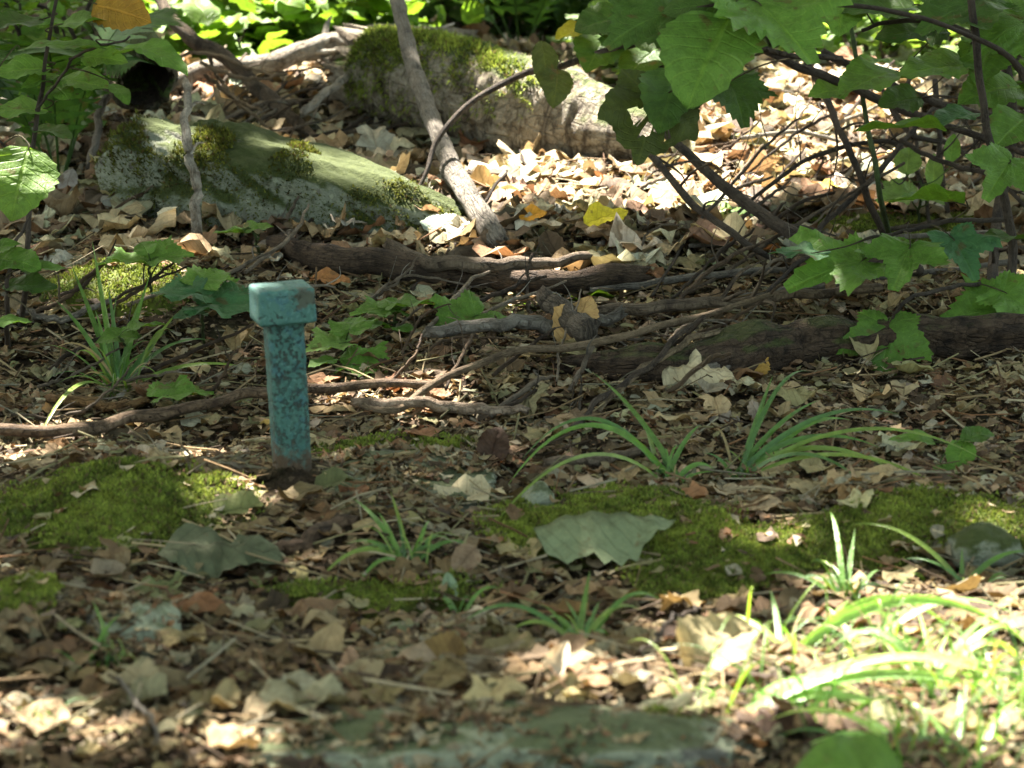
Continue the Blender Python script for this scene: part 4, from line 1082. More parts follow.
def fern(label, base, fronds, seed):
    root = empty('fern', base, label, 'fern', 'ferns in the undergrowth')
    r_ = np.random.default_rng(seed)
    for (dx, dy, dz, L) in fronds:
        e = base + np.array([dx, dy, dz]); m_ = (base + e) / 2 + np.array([0, 0, .3 * L])
        p = smooth_path([base, m_, e], 26); mb = MB()
        V, F, U, _ = tube([base, m_, e], [.003, .002, .0008], 20, 5, 0, 0, 0); mb.add(V, F, (.05, .10, .02), U)
        t = np.gradient(p, axis=0); t /= np.linalg.norm(t, axis=1)[:, None]
        for i in range(5, 26):
            s = np.cross(t[i], [0, 0, 1.0]); s /= np.linalg.norm(s)
            ln = L * .34 * math.sin(math.pi * min(1, (i - 2) / 25)) + .01
            for sg in (-1, 1):
                d = s * sg * .93 + t[i] * .35; wv = .012
                nn = 7; rows = []
                for k in range(nn):
                    f = k / (nn - 1); w_ = wv * (1 - f) * (1.15 if k % 2 else .75) + .0008
                    c = p[i] + d * ln * f + np.array([0, 0, -.15 * ln * f * f])
                    rows += [c - t[i] * w_, c + t[i] * w_]
                I = np.arange(2 * nn).reshape(nn, 2)
                mb.add(rows, quads(np.stack([I[:-1, 0], I[:-1, 1], I[1:, 1], I[1:, 0]], -1)), np.array([.055, .125, .022]) * r_.uniform(.8, 1.2), np.tile([.4, .4], (2 * nn, 1)))
        mb.build('frond', M_GREEN, root)
b0 = P(60, 190)
fern('fern with lacy fronds spreading at the upper left', b0, [(-.12, -.1, .3, .4), (.16, -.05, .26, .4), (.02, -.25, .3, .42), (-.22, .05, .2, .36), (.2, .12, .34, .4)], 1)
b0 = P(500, 60)
fern('dark fern behind the mossy birch log', np.array([.02, 7.35, h(.02, 7.35)]), [(-.25, -.1, .3, .4), (.2, -.2, .22, .36), (-.05, -.3, .32, .42), (.3, .05, .3, .4), (-.35, .1, .18, .4)], 2)
fern('fern behind the pale branch at upper left', np.array([-.62, 7.5, h(-.62, 7.5)]), [(-.25, -.1, .3, .4), (.2, -.2, .25, .36), (-.05, -.3, .3, .42), (.3, .05, .3, .4)], 3)

# seedlings near the ground
SEED = [
 ('seedling with two flat leaves in front of the boulder', [([(262, 262), (256, 240, 4.95), (250, 228, 4.95)], [3, 3, 2])], [(232, 232, 40, 190, 78, 4.95, 'W', 'm', .2), (258, 228, 34, 20, 60, 4.95, 'W', 'm', .2)]),
 ('seedling with spreading jagged leaves on the moss hump', [([(150, 300), (150, 275, 4.75), (150, 262, 4.75)], [3, 3, 2])], [(125, 262, 46, 185, 78, 4.75, 'G', 'm', .2), (168, 256, 42, 20, 68, 4.75, 'G', 'm', .2), (145, 248, 30, 110, 60, 4.75, 'W', 'm', .2)]),
 ('seedling with broad shaded leaves left of the post head', [([(205, 348), (202, 315, 4.55), (200, 295, 4.55)], [3, 3, 2])], [(184, 292, 54, 175, 62, 4.5, 'G', 'g', .2), (226, 305, 66, 350, 55, 4.5, 'G', 'g', .25), (210, 278, 44, 60, 66, 4.55, 'G', 'm', .2), (190, 315, 40, 210, 70, 4.5, 'W', 'g', .2)]),
 ('seedling with a single pale leaf low beside the tall left grass', [([(168, 408), (172, 398, 4.35), (176, 394, 4.35)], [3, 2, 2])], [(180, 394, 54, 15, 66, 4.32, 'G', 'm', .2)]),
 ('seedling with a rounded leaf under the tall left grass blades', [([(128, 352), (124, 342, 4.45), (120, 338, 4.45)], [3, 2, 2])], [(118, 338, 48, 200, 66, 4.45, 'W', 'm', .2), (146, 326, 44, 30, 70, 4.45, 'W', 'm', .2)]),
 ('low seedling just right of the post with light green leaves', [([(345, 378), (345, 355, 4.5), (346, 342, 4.5)], [3, 3, 2])], [(330, 345, 44, 200, 62, 4.48, 'G', 'l', .2), (368, 366, 54, 350, 62, 4.45, 'G', 'm', .2), (352, 325, 40, 80, 64, 4.52, 'G', 'm', .2), (322, 362, 36, 220, 66, 4.45, 'W', 'm', .2)]),
 ('seedling with several matte leaves behind the low light green one', [([(392, 345), (394, 325, 4.65), (396, 315, 4.65)], [3, 3, 2])], [(380, 310, 48, 190, 72, 4.65, 'G', 'm', .2), (410, 304, 50, 20, 72, 4.65, 'G', 'm', .2), (372, 326, 40, 205, 70, 4.62, 'W', 'm', .2), (402, 330, 40, 320, 70, 4.6, 'W', 'm', .2)]),
 ('seedling with one large face-on leaf left of the broken stub', [([(484, 345), (476, 328, 4.65), (470, 320, 4.65)], [3, 3, 2])], [(462, 322, 58, 215, 48, 4.62, 'G', 'm', .2), (492, 318, 44, 20, 70, 4.65, 'W', 'm', .2)]),
 ('sunlit seedling with yellowish green leaves behind the broken stub', [([(556, 318), (556, 304, 4.95), (556, 296, 4.95)], [3, 3, 2])], [(520, 302, 58, 185, 70, 4.9, 'W', 'b', .2), (560, 290, 40, 60, 60, 4.95, 'W', 'b', .2), (594, 298, 56, 10, 68, 4.92, 'G', 'b', .2), (506, 312, 44, 195, 70, 4.85, 'W', 'l', .2), (575, 305, 40, 330, 74, 4.9, 'W', 'l', .2)]),
 ('tiny seedling in the sunlit litter under the brush', [([(728, 228), (730, 214, 5.4), (730, 206, 5.4)], [3, 2, 2])], [(716, 208, 34, 190, 66, 5.4, 'W', 'l', .2), (744, 212, 34, 350, 66, 5.4, 'W', 'm', .2)]),
 ('leafy seedling among the brush stems with bright upright leaves', [([(918, 232), (920, 205, 5.35), (922, 180, 5.35)], [3, 3, 2])], [(908, 160, 34, 80, 25, 5.4, 'W', 'l', .2), (934, 172, 44, 85, 20, 5.4, 'N', 'l', .2), (952, 150, 40, 80, 25, 5.4, 'N', 'm', .2), (900, 196, 40, 200, 60, 5.35, 'G', 'l', .2), (930, 200, 34, 330, 60, 5.35, 'W', 'l', .2)]),
 ('creeping seedling with folded leaves at the right of the arching grass', [([(938, 500), (948, 470, 3.98), (955, 445, 4.0)], [3, 3, 2])], [(912, 440, 50, 170, 66, 4.0, 'O', 'm', .3), (960, 456, 44, 250, 30, 3.98, 'O', 'm', .4), (978, 436, 40, 20, 60, 4.0, 'O', 'd', .3), (945, 475, 36, 280, 40, 3.95, 'O', 'm', .4)]),
]
for i, (lab, st, lv) in enumerate(SEED):
    plant('seedling', lab, 'seedling', st, lv, M_GSTEM, 'seedlings on the forest floor', 20 + i)
# dark broad leaf rising at the very bottom
plant('seedling', 'broad dark green leaf poking up at the bottom edge before the grass', 'seedling', [([(860, 800), (858, 785, 2.58), (855, 775, 2.58)], [4, 4, 3])], [(848, 768, 125, 178, 60, 2.55, 'W', 'm', .5)], M_GSTEM, 'seedlings on the forest floor', 41)

# ------------------------------------------------------------------ grass
def blade(mb, b, tipv, arch, wid, tint, n=14, fold=.3, seed=0):
    r_ = np.random.default_rng(seed)
    s = np.linspace(0, 1, n); e = b + tipv
    p = b + s[:, None] * tipv + (4 * s * (1 - s))[:, None] * np.array([0, 0, arch])
    t = np.gradient(p, axis=0); t /= np.linalg.norm(t, axis=1)[:, None] + 1e-9
    sd = np.cross(t, np.array([.3 * r_.normal(), -.7 + .3 * r_.normal(), .8])); sd /= np.linalg.norm(sd, axis=1)[:, None] + 1e-9
    nm = np.cross(sd, t)
    w_ = wid * .72 * np.clip(np.minimum(.55 + s * 2.0, 1) * (1 - s ** 2.5), .02, 1) * .5
    V = np.stack([p - sd * w_[:, None] + nm * (w_ * fold)[:, None], p, p + sd * w_[:, None] + nm * (w_ * fold)[:, None]], 1).reshape(-1, 3)
    I = np.arange(n * 3).reshape(n, 3)
    F = quads(np.stack([I[:-1, :-1], I[:-1, 1:], I[1:, 1:], I[1:, :-1]], -1).reshape(-1, 4))
    U = np.stack([np.tile([-1, 0, 1.0], n), np.repeat(s, 3)], 1)
    tt = np.array(tint)[None] * (1 + .5 * np.repeat(s, 3)[:, None] * np.array([.5, .25, 0]))
    mb.add(V, F, tt, U)

GRC = [(.08, .18, .028), (.10, .22, .032), (.065, .155, .036), (.15, .24, .04)]
def tuft(label, base, spec, nrand=0, rlen=.1, seed=0, wid=.004, spread=1.0, name='grass_tuft', bright=1.0):
    """spec: (tip px, tip py, y, arch, width px) per blade; nrand more at random"""
    r_ = np.random.default_rng(seed); b0 = P(*base); mb = MB()
    for i, (px, py, y, arch, wpx) in enumerate(spec):
        gy_t = P(px, py)[1]; y = b0[1] + (.35 if py < base[1] else .9) * (gy_t - b0[1])
        e = D(px, py, y); b = b0 + np.array([r_.normal(0, .008), r_.normal(0, .008), .005])
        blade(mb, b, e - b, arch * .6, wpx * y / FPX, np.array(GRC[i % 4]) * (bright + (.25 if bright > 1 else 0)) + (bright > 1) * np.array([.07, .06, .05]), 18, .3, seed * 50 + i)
    for i in range(nrand):
        a = r_.uniform(0, 6.28); L = rlen * r_.uniform(.4, 1.1); el = r_.uniform(.3, 1.2)
        b = b0 + np.array([r_.normal(0, .012 * spread), r_.normal(0, .012 * spread), 0]); b[2] = h(b[0], b[1]) + .005
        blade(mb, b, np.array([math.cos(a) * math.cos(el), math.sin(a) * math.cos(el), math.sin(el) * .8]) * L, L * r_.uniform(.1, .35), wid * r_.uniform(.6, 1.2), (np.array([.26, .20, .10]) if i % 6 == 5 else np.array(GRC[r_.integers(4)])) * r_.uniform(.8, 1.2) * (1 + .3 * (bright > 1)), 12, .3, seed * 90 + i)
    o = mb.build(name, M_GRASS, loc=b0)
    return tag(o, label, 'grass tuft', 'grass tufts on the forest floor')

tuft('tall dark green grass tuft rising from the litter at the left', (118, 400), [(70, 262, 4.5, .01, 9), (92, 240, 4.5, .01, 9), (108, 285, 4.45, .02, 8), (30, 460, 4.1, .10, 9), (55, 300, 4.5, .03, 8), (150, 275, 4.5, .02, 8), (210, 340, 4.5, .05, 8), (262, 372, 4.4, .05, 8), (140, 300, 4.4, .03, 7), (95, 310, 4.4, .03, 7), (168, 330, 4.5, .02, 9), (180, 310, 4.5, .02, 8), (117, 292, 4.45, .0, 6), (40, 345, 4.4, .04, 7)], 30, .14, 1, .006)
tuft('green grass tuft with fanned blades in the middle of the ground', (408, 572), [(352, 498, 3.72, .02, 9), (378, 512, 3.7, .015, 7), (330, 572, 3.5, .05, 9), (312, 590, 3.45, .06, 8), (345, 545, 3.6, .03, 7), (430, 520, 3.7, .02, 8), (450, 560, 3.6, .04, 8), (390, 490, 3.75, .01, 7), (480, 552, 3.65, .04, 7), (350, 600, 3.45, .05, 8), (440, 535, 3.7, .02, 6)], 16, .08, 2, .005)
tuft('long-bladed grass tuft whose blade arches left over the litter', (672, 488), [(592, 372, 4.3, .03, 9), (498, 500, 3.95, .16, 9), (520, 462, 4.0, .13, 8), (640, 415, 4.2, .02, 9), (700, 425, 4.2, .02, 8), (715, 470, 4.05, .03, 8), (655, 440, 4.15, .02, 8), (480, 545, 3.8, .13, 7)], 10, .07, 3, .006)
tuft('bright grass tuft with long blades reaching right before the rotten log', (742, 482), [(773, 375, 4.3, .01, 9), (850, 420, 4.2, .05, 9), (900, 415, 4.25, .07, 8), (1000, 470, 4.0, .11, 7), (820, 400, 4.25, .03, 8), (760, 420, 4.2, .01, 9), (870, 490, 3.9, .07, 9), (905, 478, 3.95, .07, 9), (880, 448, 4.1, .06, 9), (800, 440, 4.15, .02, 9), (810, 372, 4.3, .08, 8), (960, 500, 3.9, .08, 8)], 10, .08, 4, .006)
tuft('small grass tuft standing in front of the big curled leaf', (582, 655), [(590, 570, 3.35, .005, 11), (545, 620, 3.25, .03, 8), (565, 600, 3.3, .01, 8), (640, 610, 3.3, .04, 9), (660, 600, 3.32, .05, 8), (612, 640, 3.2, .03, 8), (460, 625, 3.25, .06, 8), (500, 640, 3.2, .05, 8), (600, 600, 3.3, .01, 8)], 14, .07, 5, .005)
tuft('small green grass tuft in the lower left litter', (106, 672), [(92, 600, 3.25, .01, 8), (120, 615, 3.25, .015, 7), (80, 640, 3.15, .02, 6), (135, 660, 3.15, .02, 6), (100, 620, 3.2, .01, 7), (112, 640, 3.2, .01, 7)], 10, .055, 6, .004)
tuft('tiny grass tuft with one sunlit blade at the lower left corner', (58, 738), [(14, 708, 2.98, .01, 7), (30, 700, 3.0, .01, 6), (70, 715, 3.0, .01, 6), (40, 720, 2.95, .01, 6)], 8, .05, 7, .004)
tuft('thin grass sprig beside the narrow moss band', (470, 625), [(440, 600, 3.35, .02, 10), (500, 590, 3.4, .03, 7), (520, 640, 3.2, .03, 7)], 5, .05, 8, .004)
tuft('single bright grass blade curving up by the right moss mat', (968, 600), [(962, 548, 3.5, .0, 10), (1030, 552, 3.4, .03, 9), (900, 560, 3.5, .03, 6), (850, 525, 3.7, .05, 8)], 6, .06, 9, .005)
tuft('sparse grass sprig on the right moss mat', (850, 610), [(855, 528, 3.6, .0, 10), (830, 512, 3.65, .04, 9), (795, 580, 3.35, .03, 8), (820, 560, 3.45, .02, 8), (880, 570, 3.4, .02, 7), (762, 575, 3.4, .03, 7)], 14, .09, 10, .006)
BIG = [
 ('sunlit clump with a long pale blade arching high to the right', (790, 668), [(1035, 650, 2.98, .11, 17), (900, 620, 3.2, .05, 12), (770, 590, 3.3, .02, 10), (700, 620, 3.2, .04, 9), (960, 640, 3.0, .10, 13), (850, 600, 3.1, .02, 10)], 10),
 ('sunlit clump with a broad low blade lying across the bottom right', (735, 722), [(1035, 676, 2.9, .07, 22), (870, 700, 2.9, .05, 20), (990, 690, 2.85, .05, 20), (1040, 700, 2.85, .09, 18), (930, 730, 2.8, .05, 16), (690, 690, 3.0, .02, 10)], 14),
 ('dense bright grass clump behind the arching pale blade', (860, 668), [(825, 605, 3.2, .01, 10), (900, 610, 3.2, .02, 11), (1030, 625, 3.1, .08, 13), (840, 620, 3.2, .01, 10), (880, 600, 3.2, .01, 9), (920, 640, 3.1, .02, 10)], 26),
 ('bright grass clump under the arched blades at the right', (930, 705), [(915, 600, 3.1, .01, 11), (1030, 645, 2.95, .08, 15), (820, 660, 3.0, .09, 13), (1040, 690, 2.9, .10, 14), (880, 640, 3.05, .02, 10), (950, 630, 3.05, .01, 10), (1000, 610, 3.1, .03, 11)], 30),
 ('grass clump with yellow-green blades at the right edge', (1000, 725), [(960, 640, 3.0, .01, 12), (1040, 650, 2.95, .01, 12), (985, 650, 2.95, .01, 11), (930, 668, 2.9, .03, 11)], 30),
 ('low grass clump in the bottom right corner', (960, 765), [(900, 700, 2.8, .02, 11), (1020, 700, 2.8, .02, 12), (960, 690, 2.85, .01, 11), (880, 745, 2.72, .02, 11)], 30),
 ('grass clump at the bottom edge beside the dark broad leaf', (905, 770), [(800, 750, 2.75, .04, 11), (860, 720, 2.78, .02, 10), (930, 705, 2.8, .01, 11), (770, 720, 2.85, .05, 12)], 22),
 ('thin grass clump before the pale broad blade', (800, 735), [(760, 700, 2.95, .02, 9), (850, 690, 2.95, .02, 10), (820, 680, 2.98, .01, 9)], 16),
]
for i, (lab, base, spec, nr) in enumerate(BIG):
    tuft(lab, base, spec, nr, .13, 100 + i, .0042, 2.6, bright=1.9)  # sun glint is put into the lighter tints of these blades

# ------------------------------------------------------------------ leaves one can name
def single_leaf(label, px, py, spx, ang, tilt, shp, col, droop=.3, lift=.02, mat=None, fold=.2, roll=0, wavy=1.2, name='dead_leaf', y=None, ridge=.009):
    c = P(px, py, lift)
    if y: c = D(px, py, y)
    pr = {'M': MAPF, 'G': MAPG, 'O': OVF, 'W': OVW, 'N': OVN, 'K': OAK}[shp]
    W, base, yd = leaf_mesh(pr, c, spx * np.linalg.norm(c - CAM) / FPX, ang, tilt, None, droop, fold, roll, wavy, int(px * 7 + py), ridge)
    gz = h(W[:, 0], W[:, 1]); bad = (gz + .006 - W[:, 2]).max()
    W[:, 2] += max(0, min(.05, bad * .6))
    o = mesh_obj(name, W, pr[1], mat or M_DEAD, None, np.array(col), pr[2], loc=(c[0], c[1], W[:, 2].min()))
    return tag(o, label, 'leaf', 'leaves lying singly on the forest floor')

single_leaf('big grey-green curled leaf lying on its edge on the middle moss', 604, 566, 148, 10, 58, 'O', (.15, .18, .092), .4, .055, fold=-.75, roll=22, name='curled_leaf')
single_leaf('dull green crumpled leaf lying left of the middle grass tuft', 220, 574, 130, 354, 66, 'O', (.080, .090, .046), .25, .035, fold=-.12, wavy=1.6, name='curled_leaf', ridge=.016)
single_leaf('pale tan leaf lying in front of the rotten log', 698, 392, 76, 350, 55, 'W', (.50, .41, .25), .3, .03, fold=-.3, wavy=2.0)
single_leaf('orange-tan leaf propped upright under the broken stub', 578, 352, 66, 68, 18, 'O', (.42, .26, .10), .5, .045, fold=.3, roll=15, wavy=2.0)
single_leaf('yellow-brown withered leaf standing by the rotten log', 752, 384, 44, 80, 20, 'W', (.38, .22, .05), .5, .03, fold=.4, wavy=3)
single_leaf('bright yellow leaf in the sunlit litter left of the brush', 606, 246, 50, 25, 55, 'O', (.62, .50, .03), .2, .055, wavy=1.5)
single_leaf('orange leaf at the foot of the leaning pole', 533, 244, 30, 15, 45, 'O', (.62, .28, .03), .3, .055)
single_leaf('yellow leaf in the brush left of the dark branches', 830, 206, 34, 350, 55, 'W', (.55, .42, .06), .3, .03)
single_leaf('dark brown curled leaf standing on the flat stone', 494, 468, 46, 75, 10, 'O', (.07, .04, .025), .9, .03, fold=.8, wavy=3)
single_leaf('brown cupped leaf facing out above the front slab', 440, 680, 58, 175, 22, 'W', (.20, .13, .045), .4, .025, fold=.3)
single_leaf('pale green leaf standing up beside the narrow moss band', 450, 608, 36, 100, 18, 'N', (.20, .27, .16), .3, .025, fold=.5)
single_leaf('large tan leaf curled upright before the sunlit grass clump', 722, 690, 92, 40, 25, 'W', (.30, .25, .13), .8, .04, fold=.6, roll=20, wavy=2)
single_leaf('greyish flat leaf lying on the litter behind the front slab', 305, 718, 110, 8, 74, 'O', (.24, .22, .13), .3, .02, wavy=2)
single_leaf('tan lobed oak leaf lying behind the front slab', 492, 722, 80, 60, 66, 'K', (.36, .29, .14), .3, .03, wavy=2)
single_leaf('pale lobed oak leaf lying right of the flat stone', 465, 512, 84, 30, 70, 'K', (.38, .32, .19), .2, .022, wavy=1.5)
single_leaf('pale leaf spike standing in the sun patch at bottom centre', 556, 690, 52, 62, 15, 'N', (.50, .42, .30), .3, .03, fold=.8)
single_leaf('dark olive leaf folded beside the half buried stick', 336, 504, 46, 30, 62, 'O', (.09, .095, .035), .4, .03, fold=.5)
single_leaf('olive curled leaf lying on the litter below the left moss', 240, 528, 62, 20, 60, 'O', (.14, .15, .05), .5, .025, fold=.5)
single_leaf('brown leaf patch on the right moss mat', 800, 560, 30, 320, 40, 'O', (.18, .09, .05), .4, .02)
single_leaf('tan flat leaf on the moss before the arching grass', 768, 522, 58, 5, 76, 'O', (.36, .26, .15), .2, .02)
single_leaf('orange-brown leaf just right of the post head', 330, 296, 44, 350, 66, 'O', (.32, .14, .045), .3, .03)
single_leaf('buff leaf with bent rim under the leaning pole', 412, 128, 60, 350, 50, 'W', (.46, .35, .2), .5, .03, wavy=2.5)
single_leaf('golden brown leaf below the gap beside the mossy log end', 352, 106, 46, 330, 40, 'W', (.34, .19, .06), .4, .03, wavy=2.5)
single_leaf('large tan leaf lying against the undercut of the boulder', 140, 205, 62, 340, 45, 'O', (.24, .16, .08), .4, .03, wavy=2)
single_leaf('grey-green leaf curled between boulder and damp log', 440, 245, 44, 20, 55, 'O', (.30, .35, .27), .5, .055, fold=-.5)
single_leaf('pale curled grey leaf against the left undergrowth', 68, 205, 44, 260, 20, 'N', (.30, .26, .22), .6, .03)

# ------------------------------------------------------------------ undergrowth behind
def shrub(name, label, x, y, hgt, rad, n, lsz, col, seed, shp=OV2, group='undergrowth shrubs behind the logs'):
    r_ = np.random.default_rng(seed); g0 = np.array([x, y, h(x, y)])
    root = empty(name, g0, label, 'shrub', group)
    mb = MB(); tips = []
    for i in range(6):
        a = r_.uniform(0, 6.28); e = g0 + np.array([math.cos(a) * rad * r_.uniform(.3, 1), math.sin(a) * rad * r_.uniform(.3, 1), hgt * r_.uniform(.6, 1)])
        V, F, U, p = tube([g0, (g0 + e) / 2 + r_.normal(0, .05, 3), e], [.008, .006, .002], 18, 6, .05, .004, seed + i)
        mb.add(V, F, (1, 1, 1), U); tips.append(p)
    mb.build('stem', M_TWIG, root)
    tp = np.vstack([t[5:] for t in tips])
    c = tp[r_.integers(0, len(tp), n)] + r_.normal(0, rad * .3, (n, 3)) * [1, 1, .45]; c[:, 2] = np.maximum(c[:, 2], h(c[:, 0], c[:, 1]) + .03)
    tl = np.abs(r_.normal(0, .55, n)); global rng
    Vc = crumple(shp[0], n, .5, .35); S = lsz * r_.uniform(.6, 1.2, n)
    Vw = np.einsum('nij,nvj->nvi', rot_rand(n, tl), Vc) * S[:, None, None] + c[:, None]
    nv = len(shp[0])
    T = np.repeat(np.array(col)[None] * r_.uniform(.7, 1.3, (n, 1)), nv, 0)
    mesh_obj('foliage', Vw.reshape(-1, 3), (shp[1][None] + (np.arange(n) * nv)[:, None, None]).reshape(-1, 3), M_GREEN, root, T, np.tile(shp[2], (n, 1)))

SHR = [(-1.35, 6.9, .55, .3, 120, .09, 'm', 'leafy green shrub behind the young shrub at upper left'), (-1.0, 7.3, .22, .32, 200, .09, 'b', 'light green shrub beyond the hollow log'),
       (-.72, 7.15, .20, .28, 230, .10, 'b', 'bright shrub with long leaves behind the pale branch'), (-.34, 7.25, .20, .28, 220, .10, 'b', 'bright leafy shrub left of the leaning pole top'),
       (-.12, 7.9, .40, .35, 240, .10, 'd', 'dark shrub in shade behind the leaning pole'), (.25, 8.0, .40, .4, 260, .10, 'd', 'dark shrub deep behind the birch log'),
       (.32, 6.85, .14, .2, 90, .08, 'l', 'low bright plant just behind the birch log right end'), (.72, 7.5, .25, .3, 180, .09, 'm', 'green shrub beyond the large top leaf'),
       (-.98, 6.1, .40, .2, 150, .06, 'm', 'small-leaved shrub crowding the upper left edge'), (.88, 7.1, .16, .25, 130, .07, 'l', 'sunlit low plant seen through the top right leaves'), (1.08, 7.4, .22, .28, 160, .08, 'l', 'yellow-green shrub beyond the brush'), (1.35, 7.3, .35, .35, 200, .09, 'm', 'green shrub behind the upper right sapling'),
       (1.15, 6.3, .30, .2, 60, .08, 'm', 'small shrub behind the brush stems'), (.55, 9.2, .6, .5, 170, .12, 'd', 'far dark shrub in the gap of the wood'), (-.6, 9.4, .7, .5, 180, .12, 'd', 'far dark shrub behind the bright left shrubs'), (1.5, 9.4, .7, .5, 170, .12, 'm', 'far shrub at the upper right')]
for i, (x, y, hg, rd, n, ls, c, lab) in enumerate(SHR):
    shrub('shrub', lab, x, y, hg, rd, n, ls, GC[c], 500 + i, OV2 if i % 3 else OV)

# far wood closing the view
n = 9000
yy = rng.uniform(11, 19, n); xx = rng.uniform(-1, 1, n) * (.3 * yy + 4); zz = rng.uniform(0, 3.2, n) ** 1.0
Vc = crumple(OV[0], n, .4, .3); Vw = np.einsum('nij,nvj->nvi', rot_rand(n, np.abs(rng.normal(0, .7, n))), Vc) * rng.uniform(.12, .26, n)[:, None, None]
Vw += np.stack([xx, yy, h(xx, yy) + zz], 1)[:, None]
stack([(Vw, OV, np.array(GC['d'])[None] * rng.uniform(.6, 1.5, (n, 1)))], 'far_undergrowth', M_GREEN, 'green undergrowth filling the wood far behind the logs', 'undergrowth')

# ------------------------------------------------------------------ trees overhead (out of view; gaps are cut in their crowns for chosen sun patches)
SP = []
def spot(px, py, rx, ry, up=0.0, y=None):
    if y is None:
        c, a, b = ell(px, py, rx, ry); c = c + np.array([0, 0, up])
    else:
        c = D(px, py, y); a = rx * y / FPX; b = ry * y / FPX / .5
    SP.append((c, a, b))
for s_ in ((560, 178, 60, 14), (640, 180, 60, 14), (600, 215, 55, 9), (690, 200, 50, 12), (690, 228, 40, 8), (730, 150, 60, 16), (790, 110, 70, 16), (640, 130, 50, 10), (850, 90, 60, 16), (510, 215, 26, 7),
           (340, 222, 40, 6), (400, 236, 50, 7), (440, 236, 30, 6), (470, 250, 18, 5), (130, 282, 45, 9), (245, 500, 26, 6), (420, 404, 55, 4), (352, 405, 18, 4), (20, 466, 22, 5),
           (630, 700, 46, 14), (566, 692, 18, 12), (690, 640, 22, 6), (890, 680, 190, 52), (960, 650, 110, 50), (790, 720, 60, 16), (960, 740, 70, 26), (900, 610, 60, 8), (1000, 548, 22, 5),
           (20, 745, 26, 6), (110, 756, 16, 4), (225, 758, 24, 5), (8, 722, 10, 3), (540, 300, 46, 6), (600, 296, 20, 5), (820, 206, 20, 5), (880, 180, 40, 8), (200, 470, 8, 2), (390, 215, 22, 4), (700, 660, 10, 3), (780, 560, 16, 3)):
    spot(*s_)
for s_ in ((600, 175, 120, 20), (660, 205, 80, 14), (740, 130, 110, 22), (560, 205, 40, 10), (500, 190, 24, 8), (850, 120, 60, 14), (760, 190, 50, 10)):
    spot(*s_)
for s_ in ((900, 625, 140, 22, 0, 3.0), (950, 680, 120, 34, 0, 2.85), (830, 690, 110, 24, 0, 2.9), (600, 100, 50, 18, 0, 6.2), (400, 50, 40, 10, 0, 6.35), (545, 85, 30, 10, 0, 6.25), (620, 130, 40, 12, 0, 6.0), (230, 66, 40, 8, 0, 6.6), (320, 46, 60, 8, 0, 6.7), (180, 60, 24, 8, 0, 6.5), (170, 20, 24, 14, 0, 6.6),
           (20, 165, 16, 14, 0, 4.4), (55, 190, 7, 6, 0, 4.4), (192, 165, 10, 8, 0, 5.35), (250, 20, 130, 70, 0, 7.2), (330, 20, 110, 70, 0, 7.4), (860, 40, 90, 20, 0, 7.2), (960, 70, 60, 20, 0, 6.9), (590, 72, 34, 10, 0, 6.95), (850, 40, 50, 14, 0, 7.3), (495, 225, 14, 8, 0, 5.45), (190, 20, 30, 20, 0, 7.4), (970, 60, 30, 10, 0, 7.5)):
    spot(*s_)

TREES = [(-3.1, 5.2, 'tree left of the view whose crown shades the boulder'), (-3.4, 10.0, 'tree behind left whose crown shades the undergrowth'), (2.9, 7.4, 'tree right of the view whose crown shades the brush'),
         (.9, 12.6, 'tree behind the far undergrowth'), (-2.2, 1.6, 'tree beside the viewpoint at left'), (2.6, 2.4, 'tree beside the viewpoint at right'), (-5.6, 13.5, 'far tree at the back left of the wood'), (4.6, 12.5, 'far tree at the back right of the wood')]
n = 78000
gx_ = rng.uniform(-3.2, 3.2, n); gy_ = rng.uniform(1.0, 12.5, n); tz = rng.uniform(3.0, 6.0, n)
q = np.stack([gx_, gy_, .15 + 0 * gx_], 1) + SUN[None] * (tz / SUN[2])[:, None]
L_ = rng.uniform(.08, .14, n)
keep = np.ones(n, bool)
for c, a, b in SP:
    g = q - SUN[None] * ((q[:, 2] - c[2]) / SUN[2])[:, None]
    dx, dy = (g[:, 0] - c[0]), (g[:, 1] - c[1])
    wv = 1 + .25 * np.sin(3 * np.arctan2(dy, dx) + c[0] * 9)
    keep &= ((dx / (a * wv + .46 * L_)) ** 2 + (dy / (b * wv + .46 * L_)) ** 2) > 1
q, L_ = q[keep], L_[keep]
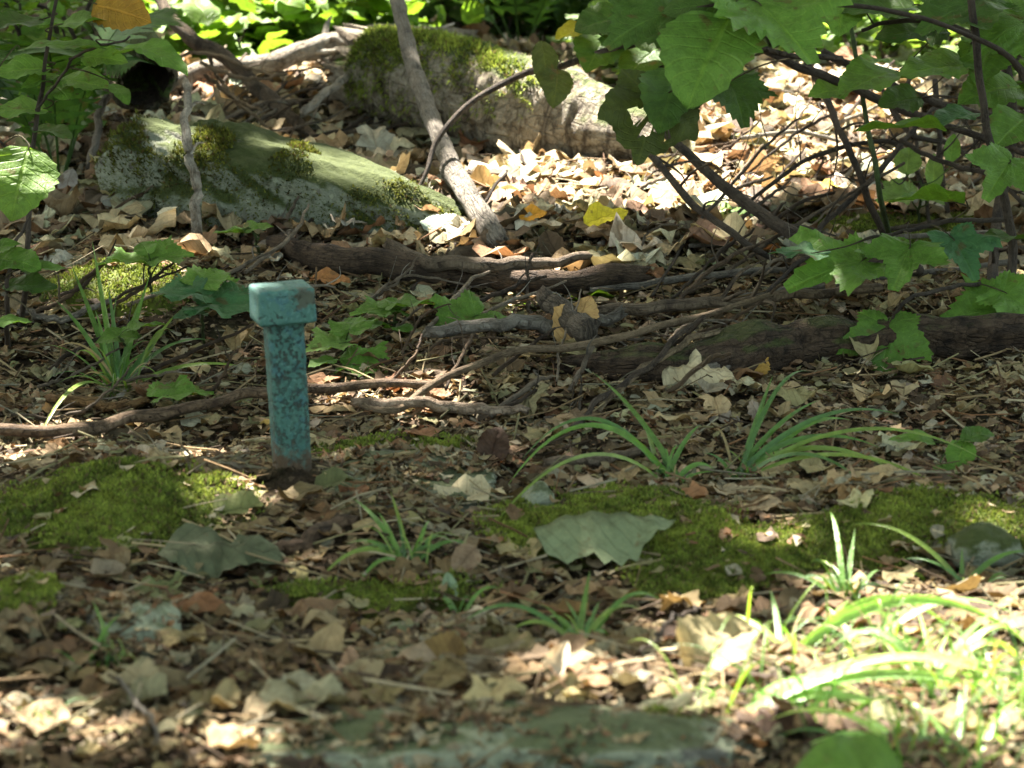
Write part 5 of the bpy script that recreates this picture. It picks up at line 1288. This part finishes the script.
# leaves over the margins, thin enough to let the sky in
m_ = 9000
q2 = np.stack([rng.uniform(-9, 8, m_), rng.uniform(-5, 18, m_), rng.uniform(4.2, 9, m_)], 1)
gg = q2 - SUN[None] * ((q2[:, 2] - .15) / SUN[2])[:, None]
k2 = ~((np.abs(gg[:, 0]) < 3.0) & (gg[:, 1] > 1.2) & (gg[:, 1] < 12.2))
q = np.vstack([q, q2[k2]]); L_ = np.concatenate([L_, rng.uniform(.12, .2, k2.sum())])
own = np.argmin(np.stack([np.hypot(q[:, 0] - (t[0]), q[:, 1] - t[1]) for t in TREES]), 0)
CAN = proto_ovate(4, .36, .0, .85)
for i, (tx, ty, lab) in enumerate(TREES):
    root = empty('tree', (tx, ty, h(tx, ty)), lab, 'tree', 'trees round the clearing')
    z0 = float(h(tx, ty)); mb = MB()
    V, F, U, tp = tube([(tx, ty, z0 - .2), (tx + .05, ty, z0 + 3), (tx - .08, ty + .1, z0 + 6), (tx, ty, z0 + 9.5)], [.19, .14, .10, .03], 60, 16, .05, .01, 700 + i, True, .02)
    mb.add(V, F, (1, 1, 1), U)
    idx = np.where(own == i)[0]; r_ = np.random.default_rng(800 + i)
    for j in range(14):
        if not len(idx): break
        e = q[r_.choice(idx)]; s0 = tp[r_.integers(22, 52)]
        d_ = e - s0; e = s0 + d_ * min(1, 2.2 / np.linalg.norm(d_))
        V, F, U, _ = tube([s0, (s0 + e) / 2 + [0, 0, .15], e], [.035, .022, .006], 20, 7, .05, .01, j)
        mb.add(V, F, (1, 1, 1), U)
    mb.build('trunk', M_TRUNK, root)
    if len(idx):
        c = q[idx]; S = L_[idx]; n = len(idx)
        Vc = crumple(CAN[0], n, .3, .25)
        Vw = np.einsum('nij,nvj->nvi', rot_rand(n, np.abs(rng.normal(0, .45, n))), Vc) * S[:, None, None] + c[:, None]
        nv = len(CAN[0]); T = np.repeat(np.array([.05, .105, .025])[None] * rng.uniform(.7, 1.3, (n, 1)), nv, 0)
        mesh_obj('crown', Vw.reshape(-1, 3), (CAN[1][None] + (np.arange(n) * nv)[:, None, None]).reshape(-1, 3), M_CANOPY, root, T, np.tile(CAN[2], (n, 1)))
